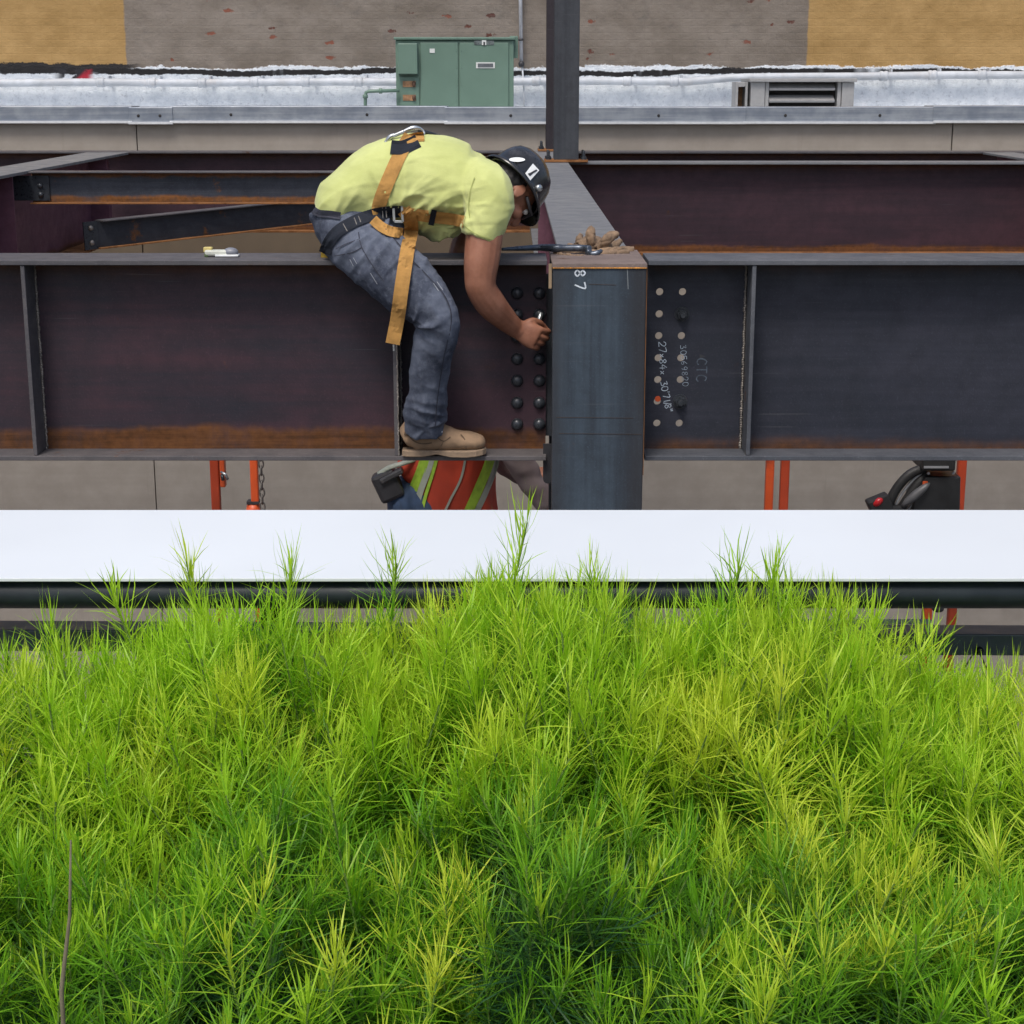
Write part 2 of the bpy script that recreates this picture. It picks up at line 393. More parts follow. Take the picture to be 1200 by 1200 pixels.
d1 = ob('door', MB().box(gx(493), gx(537), YG - .018, YG - .002, gz0 + .03, gz(50)), m_green, cab, bevel=.004)
d2 = ob('door', MB().box(gx(539), gx(596), YG - .018, YG - .002, gz0 + .03, gz(50)), m_green, cab, bevel=.004)
ob('lower_panel', MB().box(gx(468), gx(491), YG - .014, YG - .002, gz0 + .03, gz(90)), m_green, cab, bevel=.004)
ob('small_box', MB().box(gx(467), gx(490), YG - .10, YG - .002, gz(87), gz(51)), m_green, cab, bevel=.008)
ob('small_box', MB().box(gx(597), gx(607), YG + .06, YG + .22, gz(68), gz(42)), m_greend, cab, bevel=.006)
for a, b in ((95, 102), (111, 118)):
    ob('rusty_opening', MB().box(gx(472), gx(487), YG - .02, YG - .0155, gz(b), gz(a)), m_rustpatch, cab)
    ob('knob', MB().ellipsoid((gx(485), YG - .025, gz((a+b)/2)), (.02, 0, 0), (0, .02, 0), (0, 0, .03), 8, 6), plain('brown_knob', (.10, .05, .03), .6), cab, smooth=True)
l = ob('label_plate', MB().box(gx(558), gx(580), YG - .024, YG - .019, gz(80), gz(73)), m_label, d2)
ob('printed_strip', MB().box(gx(560), gx(578), YG - .028, YG - .0245, gz(78.6), gz(74.4)), plain('label_print', (.10, .11, .12), .5), l)
ob('badge', MB().box(gx(556), gx(579), YG - .023, YG - .019, gz(52.6), gz(47.6)), plain('badge_print', (.10, .12, .12), .5, var=.5, scale=60), d2)
ob('badge_emblem', MB().box(gx(565), gx(570), YG - .027, YG - .0235, gz(52.8), gz(47.2)), m_label, d2)
ob('badge_emblem', MB().box(gx(566.6), gx(568.6), YG - .030, YG - .0275, gz(52.8), gz(49.2)), m_black, d2)
ob('label_plate', MB().box(gx(504), gx(510), YG - .023, YG - .019, gz(62), gz(57)), m_label, d1)
for yy in (60, 80, 100, 118):
    for xx in (535, 541): ob('rivet', MB().lathe((gx(xx), YG - .017, gz(yy)), (0, -1, 0), [(.007, 0), (.005, .005)], 8), m_greend, cab)
gp = [P(468, 106, YG - .06), P(432, 107, YG - .06), P(429, 108.5, YG - .06), P(428, 112, YG - .06), P(428, 130, YG - .06)]
gp[-1].z = gz0
gpp = thing('green_gas_pipe', 'thin green pipe elbowing down beside the green cabinet', 'pipe', (gp[-1].x, YG - .06, gz0))
ob('pipe_run', MB().tube(gp, .018, 10), m_green, gpp, smooth=True)
for t, ax in ((P(446, 106.6, YG - .06), (1, 0, 0)), (P(428, 113, YG - .06), (0, 0, 1))):
    ob('fitting', MB().lathe(t - V(*ax) * .02, ax, [(.018, 0), (.028, .004), (.028, .036), (.018, .04)], 10), m_green, gpp, smooth=True)

m_cond = plain('grey_conduit', (.42, .43, .46), .4, .5, var=.1)
cd = thing('wall_conduit', 'thin grey conduit running down the brick wall beside the green cabinet', 'conduit', (wx(609, 40, 19.9), 19.9, wz(78, 19.9)))
a = P(608, -60, 19.9); b = P(611, 73, 19.9); a.x = b.x - .02
ob('conduit_pipe', MB().tube([a, b], .022, 10), m_cond, cd, smooth=True)
ob('end_fitting', MB().lathe(b + V(0, 0, -.05), (0, 0, 1), [(.020, 0), (.034, .01), (.034, .05), (.022, .06)], 10), m_black, cd, smooth=True)
ob('collar', MB().lathe(P(610.5, 48, 19.9), (0, 0, 1), [(.022, 0), (.032, .004), (.032, .02), (.022, .025)], 10), m_black, cd, smooth=True)
ob('drip_tube', MB().tube([b + V(.01, 0, -.05), b + V(.03, 0, -.30), b + V(.035, -.02, -.62)], .010, 8), m_wpipe, cd, smooth=True)

m_vent = plain('vent_metal', (.30, .30, .30), .55, .2, var=.08)
YV = 18.6
vz0 = ZROOF
vx0, vx1 = wx(880, 108, YV), wx(1001, 108, YV); vzt = wz(92, YV)
vt = thing('roof_vent', 'grey louvred roof vent box standing behind the coping on the right', 'vent', ((vx0+vx1)/2, YV, vz0))
ob('hood', MB().box(vx0 - .02, vx1 + .02, YV - .04, YV + .7, vzt - .035, vzt), m_vent, vt, bevel=.006)
ob('housing', MB().box(vx0 + .02, vx1 - .02, YV + .16, YV + .66, vz0, vzt - .036), m_dark, vt)
for xa, xb in ((vx0, vx0 + .15), (vx1 - .13, vx1)):
    ob('side_panel', MB().box(xa, xb, YV, YV + .155, vz0, vzt - .037), m_vent, vt, bevel=.006)
for xa in (vx0 + .155, vx1 - .175): ob('jamb', MB().box(xa, xa + .04, YV + .02, YV + .155, vz0, vzt - .037), m_vent, vt, bevel=.004)
for k in range(5):
    zz = vzt - .085 - k * .125
    ob('louvre', MB().obox(((vx0 + vx1) / 2, YV + .08, zz), ((vx1 - vx0) / 2 - .20, 0, 0), (0, .06, .028), (0, -.006, .012)), m_vent, vt, bevel=.003)
sb = thing('square_duct_stub', 'small open square duct stub left of the roof vent', 'duct', (wx(872, 108, YV), YV + .2, vz0))
x0, x1 = wx(863, 108, YV), wx(877, 108, YV); zz = wz(96, YV)
for a in ((x0, x0 + .025, vz0, zz), (x1 - .025, x1, vz0, zz), (x0 + .026, x1 - .026, zz - .05, zz - .003)):
    ob('duct_side', MB().box(a[0], a[1], YV + .05, YV + .4, a[2], a[3]), m_vent, sb, bevel=.003)
ob('duct_back', MB().box(x0 + .026, x1 - .026, YV + .30, YV + .33, vz0, zz - .052), m_rustpatch, sb)

# ================================================================== the steel frame
ZT, ZB = -.582, -1.270
DEP = ZT - ZB
m_webL = steel('web_steel_plum', (0.0249, 0.0241, 0.0335), (0.0568, 0.0301, 0.0396), .50, band=(.070, .105), top=(.60, .70))
m_webR = steel('web_steel_blue', (0.0232, 0.0267, 0.0378), (0.0396, 0.0413, 0.0568), .50, band=(.0, .07), top=(.62, .72), rust=.68)
m_flange = steel('flange_steel', (.074, .073, .082), (.115, .106, .108), .55, rust=.60)
m_flangeR = steel('flange_steel_blue', (.070, .077, .092), (.108, .114, .128), .5, rust=.63)
m_col = steel('column_steel', (.036, .046, .060), (.062, .086, .112), .40, rust=.66, axis='Z', edge=.155)
m_webB = steel('back_web_steel', (0.0275, 0.0163, 0.0232), (0.0499, 0.0241, 0.0327), .55, band=(.045, .075), top=(.60, .70), rust=.64)
m_gird = steel('girder_steel', (.150, .156, .168), (.180, .184, .190), .55, rust=.66, axis='Y', bk=.03)
m_webG = steel('girder_web_plum', (.105, .046, .068), (.150, .066, .092), .55, band=(.02, .08), rust=.64, axis='Y')
m_webA = steel('infill_web_steel', (.032, .038, .052), (.066, .074, .092), .5, band=(.035, .06), top=(.165, .19), rust=.60, rustc=(.27, .11, .03))
m_rust = steel('rusty_flange', (.20, .085, .03), (.26, .12, .045), .8, rust=.5)
m_weld = plain('weld_bead', (.22, .20, .18), .45, .5, var=.4, scale=120)
m_bolt = plain('bolt_steel', (.035, .040, .048), .33, .2, var=.2, scale=60)
m_tan = plain('tan_steel_edge', (.26, .19, .12), .7, var=.3, scale=20)
m_redp = plain('orange_marking_paint', (.60, .09, .02), .5)
m_chalk = plain('white_chalk', (.40, .46, .53), .9, var=.35, scale=180)
m_chalkf = plain('faded_chalk', (.075, .095, .125), .9, var=.4, scale=180)

def ibeam_x(t, x0, x1, yc, zb, dep, bf, tf, tw, mw, mt, mbm, web=True):
    ob('top_flange', MB().box(x0, x1, yc - bf/2, yc + bf/2, zb + dep - tf, zb + dep), mt, t, bevel=.002)
    ob('bottom_flange', MB().box(x0, x1, yc - bf/2, yc + bf/2, zb, zb + tf), mbm, t, bevel=.002)
    if web: ob('web', MB().box(x0, x1, yc - tw/2, yc + tw/2, zb + tf, zb + dep - tf), mw, t)
def weld(t, x, y, z0, z1, r=.006, n=60, seed=0):
    rg = random.Random(seed); mb = MB()
    for i in range(n):
        z = z0 + (z1 - z0) * (i + .5) / n
        mb.ellipsoid((x + rg.uniform(-.0012, .0012), y, z), (r * rg.uniform(.7, 1.1), 0, 0), (0, r, 0), (0, 0, (z1 - z0) / n * .8), 6, 4)
    o = ob('weld', mb, m_weld, t, smooth=True); return o
BF, TF, TW = .254, .0165, .012
YC = 5.827
FY = YC - BF / 2
# --- left front beam
LB = thing('steel_beam', 'plum steel beam in the left foreground, bolted to the column, that the worker straddles', 'beam', (-1.6, YC, ZB), 'front steel beams')
ibeam_x(LB, -3.5, .118, YC, ZB, DEP, BF, TF, TW, m_webL, m_flange, m_flange)
for xx, wside in ((-1.646, 1), (-.398, 1)):
    sfo = ob('stiffener', MB().box(xx - .007, xx + .007, FY + .004, YC - TW/2 - .001, ZB + TF + .001, ZT - TF - .001), m_flange, LB, bevel=.002)
    weld(LB, xx + .010 * wside, YC - TW/2 - .004, ZB + TF, ZT - TF, .006, 80, int(xx * 100))
    weld(LB, xx + .007 * wside, FY + .006, ZB + TF, ZB + TF + (.62 if xx > -1 else .01), .0045, 110, 5) if xx > -1 else None
bm_ = MB().lathe((0, 0, 0), (0, -1, 0), [(.0215, 0), (.0215, .003), (.0205, .006), (.0185, .011), (.0145, .0155), (.008, .0185), (.002, .0195)], 18)
BOLT = None
wf = YC - TW / 2
for ry in (343.5, 369, 394.5, 420.5, 446, 472, 497):
    for cxp in (606, 632):
        p = P(cxp, ry, wf); p.y = wf
        if BOLT is None:
            BOLT = ob('bolt', MB().add([v + p for v in bm_.v], bm_.f), m_bolt, LB, smooth=True, org=p)
        else:
            c = BOLT.copy(); COL.objects.link(c); c.parent = LB; c.location = p - Vector(LB.location)
# --- right front beam, web with open bolt holes
RB = thing('steel_beam', 'blue-grey steel beam in the right foreground with open bolt holes and chalk writing', 'beam', (1.8, YC, ZB), 'front steel beams')
X0R = .458
ibeam_x(RB, X0R, 3.6, YC, ZB, DEP, BF, TF, TW, m_webR, m_flangeR, m_flangeR, web=False)
hx = [P(771.5, 420, wf).x, P(798, 420, wf).x]
hz = [P(785, y, wf).z for y in (342, 368, 393.5, 419.5, 445, 470.5, 496)]
cw = (hx[1] - hx[0]) / 2
xe = [hx[0] - cw, hx[0] + cw, hx[1] + cw]
ze = [hz[0] + .039] + [(hz[i] + hz[i+1]) / 2 for i in range(6)] + [hz[6] - .039]
mb = MB(); y0, y1 = YC - TW/2, YC + TW/2; z0w, z1w = ZB + TF, ZT - TF
def q4(xa, xb, za, zb_):
    for yy in (y0, y1): mb.add([(xa, yy, za), (xb, yy, za), (xb, yy, zb_), (xa, yy, zb_)], [(0, 1, 2, 3)])
q4(X0R, xe[0], z0w, z1w); q4(xe[2], 3.6, z0w, z1w)
for k in range(2): q4(xe[k], xe[k+1], ze[0], z1w); q4(xe[k], xe[k+1], z0w, ze[7])
for k in range(2):
    for r_ in range(7):
        cxh, czh = hx[k], hz[r_]; n = 24; rr = .0128
        L = []
        for yy in (y0, y1):
            ci, sq = [], []
            for j in range(n):
                a = 2*math.pi*j/n + math.pi/4; c_, s_ = math.cos(a), math.sin(a)
                ci.append((cxh + rr*c_, yy, czh + rr*s_))
                hxp = (xe[k+1] - cxh) if c_ > 0 else (cxh - xe[k]); hzp = (ze[r_] - czh) if s_ > 0 else (czh - ze[r_+1])
                m_ = max(abs(c_), abs(s_)); sq.append((cxh + hxp*c_/m_ * (1 if c_ > 0 else 1), yy, czh + hzp*s_/m_))
            L.append((ci, sq)); mb.add(ci + sq, [(j, (j+1) % n, n+(j+1) % n, n+j) for j in range(n)])
        mb.add(L[0][0] + L[1][0], [(j, (j+1) % n, n+(j+1) % n, n+j) for j in range(n)])
mb.add([(X0R, y0, z0w), (X0R, y1, z0w), (X0R, y1, z1w), (X0R, y0, z1w)], [(0, 1, 2, 3)])
ob('web', mb, m_webR, RB)
hexb = MB().lathe((0,0,0), (0,-1,0), [(.026, 0), (.026, .004), (.0259, .0042)], 20).lathe((0,-.0043,0), (0,-1,0), [(.0205, 0), (.0205, .014), (.018, .017)], 6).lathe((0,-.0215,0), (0,-1,0), [(.011, 0), (.011, .014), (.009, .017)], 12)
for k, y_ in enumerate((368, 470.5)):
    p = P(797.5, y_, wf); p.y = y0 - .0005; p.x = hx[1]; p.z = hz[1] if k == 0 else hz[5]
    ob('bolt', MB().add([v + p for v in hexb.v], hexb.f), m_bolt, RB)
ob('stiffener', MB().box(.808, .822, FY + .004, YC - TW/2 - .001, ZB + TF + .001, ZT - TF - .001), m_flangeR, RB, bevel=.002)
weld(RB, .803, YC - TW/2 - .004, ZB + TF, ZT - TF, .006, 80, 9)
weld(RB, .815, FY + .02, ZB + TF + .0, ZB + TF + .012, .010, 2, 3)
pz_ = P(771.5, 467, wf)
ob('paint_dab', MB().lathe((hx[0] + .001, y0 - .0005, hz[5] + .009), (0, -1, 0), [(.0110, 0), (.010, .0015)], 7), m_redp, RB)

# --- chalk and stencil marks: strokes as thin ribbons lying on the steel
GL = {'0': [[(0,.5),(.1,.9),(.35,1),(.6,.85),(.65,.45),(.5,.08),(.25,0),(.05,.2),(0,.5)]], '1': [[(.3,1),(.3,0)]],
 '2': [[(0,.75),(.15,1),(.45,1),(.6,.75),(.4,.4),(0,.0),(.65,.02)]], '3': [[(0,.95),(.5,.98),(.25,.6),(.55,.4),(.5,.08),(.0,.05)]],
 '4': [[(.4,1),(0,.4),(.65,.42)],[(.48,.75),(.45,0)]], '5': [[(.6,1),(.1,.98),(.05,.55),(.45,.6),(.6,.3),(.4,.02),(0,.1)]],
 '6': [[(.5,1),(.1,.6),(.05,.2),(.3,0),(.55,.2),(.45,.45),(.1,.38)]], '7': [[(0,.95),(.6,1),(.25,0)]],
 '8': [[(.3,.52),(.05,.75),(.3,1),(.55,.75),(.3,.52),(.02,.22),(.3,0),(.6,.22),(.3,.52)]], '9': [[(.55,.6),(.3,.45),(.05,.7),(.3,1),(.55,.8),(.5,.3),(.35,0)]],
 'x': [[(.1,.55),(.5,.1)],[(.5,.55),(.1,.1)]], "'": [[(.2,1.15),(.15,.85)]], '"': [[(.1,1.1),(.08,.8)],[(.35,1.1),(.33,.8)]], '/': [[(.5,1.1),(.1,-.1)]],
 'C': [[(.6,.85),(.3,1),(.05,.6),(.1,.15),(.4,0),(.65,.15)]], 'T': [[(0,1),(.65,1)],[(.32,1),(.32,0)]], ' ': []}
def strokes(text, o, adv, up, size, w, yface, pitch=.85, seed=1, jit=.02):
    """text starts at o=(x,z), runs along adv, letters stand along up; all on the plane y = yface"""
    rg = random.Random(seed); mb = MB(); adv, up = Vector(adv), Vector(up); cur = 0.0
    for ch in text:
        for st in GL[ch]:
            pts = catmull([(a + rg.uniform(-jit, jit), b + rg.uniform(-jit, jit)) for a, b in st], 4) if len(st) > 2 else st
            pp = [Vector(o) + adv * ((cur + a) * size) + up * (b * size) for a, b in pts]
            for i in range(len(pp) - 1):
                d = pp[i+1] - pp[i]
                if d.length < 1e-6: continue
                d.normalize(); nn = Vector((-d.y, d.x)) * w / 2; e = d * w * .3; a, b = pp[i] - e, pp[i+1] + e
                yy = yface - .0012 - .00015 * (i % 2)
                mb.add([(a.x - nn.x, yy, a.y - nn.y), (b.x - nn.x, yy, b.y - nn.y), (b.x + nn.x, yy, b.y + nn.y), (a.x + nn.x, yy, a.y + nn.y)], [(0, 1, 2, 3)])
        cur += pitch * (.55 if ch in "'\"/ 1" else 1)
    return mb
def onweb(x, y): p = P(x, y, wf); return (p.x, p.z)
ob('chalk_writing', strokes('27x84x', onweb(772, 401), (.06, -1), (1, .06), .0235, .0026, y0, .85, 4), m_chalk, RB, fix=False)
ob('chalk_writing', strokes("30'71/8\"", onweb(774, 448), (.20, -1), (1, .2), .0215, .0026, y0, .80, 5), m_chalk, RB, fix=False)
ob('chalk_writing', strokes('30569820', onweb(797, 405), (.09, -1), (1, .09), .0195, .0018, y0, .95, 6), plain('thin_chalk', (.24, .29, .35), .9, var=.4, scale=180), RB, fix=False)
ob('chalk_writing', strokes('CTC', onweb(817, 420), (.0, -1), (1, .0), .034, .004, y0, .85, 7), m_chalkf, RB, fix=False)
ob('ink_mark', MB().add([(*onweb(820, 414), 0)], []).add([V(onweb(820,415)[0], y0-.001, onweb(820,415)[1]), V(onweb(820,420)[0], y0-.001, onweb(820,420)[1]), V(onweb(827,417.5)[0], y0-.001, onweb(827,417.5)[1])], [(0,1,2)]), m_black, RB, fix=False)

# --- column
CX0, CX1, CY0 = .135, .446, 5.62
CXM = (CX0 + CX1) / 2
CO = thing('steel_column', 'blue-grey steel column between the two front beams, marked 87', 'column', (CXM, CY0 + .2, GROUND))
ctop = ZT - .002
ob('front_flange', MB().box(CX0, CX1, CY0, CY0 + .032, GROUND, ctop - .016), m_col, CO, bevel=.004)
ob('back_flange', MB().box(CX0, CX1, CY0 + .43, CY0 + .462, GROUND, ctop - .016), m_col, CO, bevel=.004)
ob('column_web', MB().box(CXM - .01, CXM + .01, CY0 + .033, CY0 + .429, GROUND, ctop - .016), m_col, CO)
ob('cap_plate', MB().box(CX0 - .002, CX1 + .002, CY0 - .003, CY0 + .47, ctop - .014, ctop), steel('cap_steel', (.15, .115, .105), (.21, .165, .145), .7, rust=.6), CO, bevel=.002)
mb = MB()
rg = random.Random(3)
for i in range(40):
    a = CX0 + (CX1 - CX0) * i / 40; mb.ellipsoid((a + .004, CY0 - .003, ctop - .015), (.006, 0, 0), (0, .003, 0), (0, 0, .0028 * rg.uniform(.6, 1.2)), 6, 4)
ob('rust_seam', mb, plain('bright_rust', (.42, .19, .04), .9, var=.4, scale=60), CO, smooth=True)
ob('shim', MB().box(.122, .132, CY0 + .02, CY0 + .034, ctop - .085, ctop - .004), m_tan, CO)
ob('rust_edge', MB().box(CX1 + .0005, CX1 + .0030, CY0 + .004, CY0 + .03, ctop - .72, ctop - .016), plain('edge_rust', (.16, .075, .03), .9, var=.4, scale=20), CO)
ob('connection_plate', MB().box(.085, CX0 + .12, YC + .0075, YC + .019, ZB + .06, ZT - .06), m_col, CO)
ob('connection_plate', MB().box(CX1 - .12, CX1 + .02, YC + .0075, YC + .019, ZB + .06, ZT - .06), m_col, CO)
p0 = P(636.5, 541, 5.72); p1 = P(648, 568, 5.72)
hw = (p1.x - p0.x) / 2; mx = (p0.x + p1.x) / 2
out = [(mx - hw, ZB + .05)] + [(mx - hw * math.cos(a), p1.z + hw - hw * math.sin(a)) for a in [math.pi * i / 8 for i in range(9)]] + [(mx + hw, ZB + .05)]
ob('erection_lug', MB().prism(out, 5.735, 5.75), m_black, CO)
m_sten = plain('white_stencil_paint', (.58, .64, .70), .8, var=.2, scale=90)
def oncol(x, y): p = P(x, y, CY0); return (p.x, p.z)
ob('stencil_number', strokes('8', oncol(674, 316.5), (0, -1), (1, 0),   .033, .0050, CY0, .9, 1, 0), m_sten, CO, fix=False)
ob('stencil_number', strokes('7', oncol(674, 331), (0, -1), (1, 0),   .033, .0050, CY0, .9, 1, 0), m_sten, CO, fix=False)
ob('chalk_tick', strokes('1', oncol(727, 312), (1, 0), (.06, -1), .075, .0028, CY0, .9, 1, 0), plain('pale_chalk', (.15, .17, .18), .9), CO, fix=False)
m_scr = plain('scribe_rust', (.045, .035, .032), .9)
for yy, xa, xb in ((333, 690, 722), (489, 652, 742), (508, 655, 752)):
    a, b = oncol(xa, yy), oncol(xb, yy + 1)
    ob('scribe_line', MB().bar((a[0], CY0 - .0006, a[1]), (b[0], CY0 - .0006, b[1]), .0012, .0018, (0, 0, 1)), m_scr, CO)

# --- girder running back from the column
GX0, GX1, GY0, GY1 = .165, .416, CY0 + .478, 15.0
GM = (GX0 + GX1) / 2
GR = thing('steel_girder', 'grey-topped steel girder running back from the column to the posts', 'girder', (GM, 10.5, ZB))
ob('top_flange', MB().box(GX0, GX1, GY0, GY1, ZT - .018, ZT), m_gird, GR, bevel=.002)
ob('bottom_flange', MB().box(GX0, GX1, GY0, GY1, ZB, ZB + .018), m_gird, GR, bevel=.002)
ob('web', MB().box(GM - .007, GM + .007, GY0, GY1, ZB + .018, ZT - .018), m_webG, GR)
for yy in (8.6, 11.2):
    ob('stiffener', MB().box(GX0 + .006, GM - .008, yy, yy + .012, ZB + .02, ZT - .02), m_webG, GR)
# --- left girder
L0, L1 = -3.60, -3.25; LM = (L0 + L1) / 2
LG = thing('steel_girder', 'plum steel girder slanting back along the left edge of the frame', 'girder', (LM, 10, ZB))
ob('top_flange', MB().box(L0, L1, 6.1, 14.62, ZT - .02, ZT), m_gird, LG, bevel=.002)
ob('bottom_flange', MB().box(L0, L1 + .02, 6.1, 14.62, ZB, ZB + .02), m_rust, LG, bevel=.002)
ob('web', MB().box(LM - .008, LM + .008, 6.1, 14.62, ZB + .02, ZT - .02), m_webG, LG)
for yy in (11.25, 13.9): ob('stiffener', MB().box(LM + .009, L1 - .02, yy, yy + .014, ZB + .022, ZT - .022), m_webG, LG)
# --- right-hand back beam and its cross girder
BB = thing('steel_beam', 'deep plum steel beam behind the right foreground beam, running to the right edge', 'beam', (2.2, 12.93, ZB))
ibeam_x(BB, GX1 + .01, 3.95, 12.93, ZB, DEP, .25, .017, .012, m_webB, m_gird, m_rust)
CG = thing('steel_girder', 'steel cross girder at the far right end of the deep plum beam', 'girder', (4.12, 10, ZB))
ob('top_flange', MB().box(3.99, 4.25, 6.1, 14.62, ZT - .018, ZT), m_gird, CG, bevel=.002)
ob('bottom_flange', MB().box(3.97, 4.25, 6.1, 14.62, ZB, ZB + .018), m_rust, CG, bevel=.002)
ob('web', MB().box(4.11, 4.125, 6.1, 14.62, ZB + .018, ZT - .018), m_webG, CG)
for zz in (-.75, -.93, -1.11):
    ob('bolt', MB().add([v + V(0, 0, 0) for v in MB().lathe((4.105, 12.85, zz), (-1, 0, 0), [(.024, 0), (.02, .016), (.008, .024)], 10).v], MB().lathe((4.105, 12.85, zz), (-1, 0, 0), [(.024, 0), (.02, .016), (.008, .024)], 10).f), m_bolt, CG, smooth=True)
# --- far edge beam
FB = thing('steel_beam', 'farthest dark steel beam spanning the whole width in front of the beige wall', 'beam', (0, 14.9, ZB))
ibeam_x(FB, -7, GX0 - .01, 14.90, ZB, DEP - .0, .24, .016, .012, m_webB, m_flange, m_rust)
ob('splice_beam', MB().box(GX1 + .01, 7, 14.78, 15.02, ZT - .017, ZT - .001), m_flange, FB, bevel=.002)
ob('splice_web', MB().box(GX1 + .01, 7, 14.894, 14.906, ZB + .017, ZT - .018), m_webB, FB)
ob('splice_flange', MB().box(GX1 + .01, 7, 14.78, 15.02, ZB, ZB + .016), m_rust, FB, bevel=.002)
# --- infill beam on the left
YA = 11.6; zA1 = ZT - .004; dA = .215
IA = thing('infill_beam', 'shallow blue-grey beam with rusty bottom flange framed into the left girder', 'beam', (-1.5, YA, zA1 - dA))
ibeam_x(IA, L1 + .01, GX0 - .01, YA, zA1 - dA, dA, .16, .010, .008, m_webA, m_flange, m_rust)
ob('end_plate', MB().box(LM + .01, L1 + .13, YA - .022, YA - .006, zA1 - dA + .02, zA1 - .03), m_bolt, IA)
for zz in (.06, .12): ob('bolt', MB().lathe((L1 + .07, YA - .022, zA1 - dA + zz), (0, -1, 0), [(.02, 0), (.017, .012), (.006, .018)], 12), m_bolt, IA, smooth=True)
# --- skewed brace beam below it
m_webD = steel('brace_web_steel', (0.024, 0.027, 0.035), (0.042, 0.045, 0.054), .5, rust=.57, rustc=(.24, .10, .03))
pa = P(104, 276, 12.95); pb = P(372, 247, 14.55)
DB = thing('brace_beam', 'dark skewed brace beam with rust-speckled lower edge below the shallow infill beam', 'beam', ((pa.x+pb.x)/2, 13.7, (pa.z+pb.z)/2))
d = (pb - pa).normalized(); up = V(0, 0, 1); sd = d.cross(up).normalized(); upp = sd.cross(d)
ob('web', MB().bar(pa, pb, .010, .195, (0, 0, 1)), m_webD, DB)
ob('top_flange', MB().bar(pa + upp * .102 + d * .10, pb + upp * .102, .12, .010, (0, 0, 1)), m_flange, DB, bevel=.002)
ob('bottom_flange', MB().bar(pa - upp * .102 + d * .06, pb - upp * .102, .12, .010, (0, 0, 1)), m_rust, DB, bevel=.002)
ob('end_plate', MB().bar(pa - d * .05 - sd * -.012, pa + d * .07 - sd * -.012, .012, .21, (0, 0, 1)), m_bolt, DB)
for s_ in (-.055, .055): ob('bolt', MB().lathe(pa + upp * s_ + d * .01 + sd * .018, sd, [(.022, 0), (.018, .012), (.006, .018)], 12), m_weld, DB, smooth=True)

# --- the two posts standing on the girder
m_post = steel('post_steel', (0.036, 0.040, 0.048), (0.056, 0.061, 0.070), .5, rust=.64, axis='Z')
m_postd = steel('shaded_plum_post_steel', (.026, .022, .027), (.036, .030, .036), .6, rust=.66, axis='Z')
def post(xc, yc, w, label, m_post=m_post):
    t = thing('steel_post', label, 'post', (xc, yc, ZT), 'posts on the girder')
    ob('base_plate', MB().box(xc - w/2 - .07, xc + w/2 + .07, yc - .13, yc + .13, ZT + .002, ZT + .020), m_rust, t, bevel=.003)
    zt = 3.0
    ob('front_flange', MB().box(xc - w/2, xc + w/2, yc - .105, yc - .092, ZT + .021, zt), m_post, t, bevel=.002)
    ob('back_flange', MB().box(xc - w/2, xc + w/2, yc + .092, yc + .105, ZT + .021, zt), m_post, t, bevel=.002)
    ob('web', MB().box(xc - .005, xc + .005, yc - .0915, yc + .0915, ZT + .021, zt), m_post, t)
    for sx_ in (-1, 1):
        for sy in (-.09, .09):
            bx = xc + sx_ * (w/2 + .04)
            ob('anchor_bolt', MB().lathe((bx, yc + sy, ZT + .020), (0, 0, 1), [(.022, 0), (.022, .02), (.011, .021), (.011, .06), (.008, .065)], 8), m_bolt, t)
pf = P(663.5, 191, 12.75); post(pf.x, 12.86, .182, 'dark steel post rising from the girder, the nearer of the pair')
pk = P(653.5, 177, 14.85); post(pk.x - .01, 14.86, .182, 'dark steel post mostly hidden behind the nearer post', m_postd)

# ================================================================== the railing of the walkway
m_white = plain('white_rail_paint', (.62, .66, .69), .55, var=.035, scale=1.6, bump=.02, spec=.3)
m_railk = plain('dark_rail_paint', (.012, .018, .022), .5, var=.2, scale=30, bump=.03, spec=.3)
m_railg = plain('grey_blue_rail_paint', (.075, .095, .120), .35, var=.15, scale=30)
ZR = -.62
ra_, rb_ = ZR / (P(600, 677.5, 1).z), ZR / (P(600, 597.5, 1).z)
RL = thing('walkway_railing', 'railing with a wide white top board and dark lower rails above the plants', 'railing', (0, 2.3, -1.64))
ob('top_board', MB().box(-3, 3, ra_, rb_, ZR - .005, ZR), m_white, RL, bevel=.001)
zt2 = P(600, 680, ra_).z; zb2 = P(600, 712.5, ra_ + .026).z
hh = (ZR - .0058 - zb2) / 2
pts = [V(x, ra_ + .030, ZR - .0060 - hh) for x in (-3, 0, 3)]
ob('nosing_tube', MB().tube(pts, hh, 20, ref=(0, 1, 0), ell=.028 / hh * 1.0), m_railk, RL, smooth=True)
ob('board_bearer', MB().box(-3, 3, ra_ + .06, rb_ - .06, ZR - .030, ZR - .006), m_railk, RL)
yl = ra_ + .17
za, zbq = P(600, 741, yl).z, P(600, 766, yl).z
wdt = za / P(600, 729.5, 1).z - yl
tl = .0048
mb = MB(); c0 = V(0, yl + wdt/2, (za + zbq) / 2)
mb.obox(c0, (3, 0, -3 * tl), (0, wdt/2, 0), (0, 0, (za - zbq) / 2))
ob('lower_rail', mb, m_railg, RL, bevel=.002)
zrl = (za + zbq) / 2
mb = MB().obox((0, yl + wdt/2, -1.50), (3, 0, -3*tl), (0, wdt/2, 0), (0, 0, .016)); ob('lower_rail', mb, m_railg, RL, bevel=.002)
for x in (-2.1, -.34, .36, 2.1):
    ob('post', MB().box(x - .02, x + .02, yl + wdt + .001, yl + wdt + .05, -1.64, ZR - .031), m_railk, RL, bevel=.003)
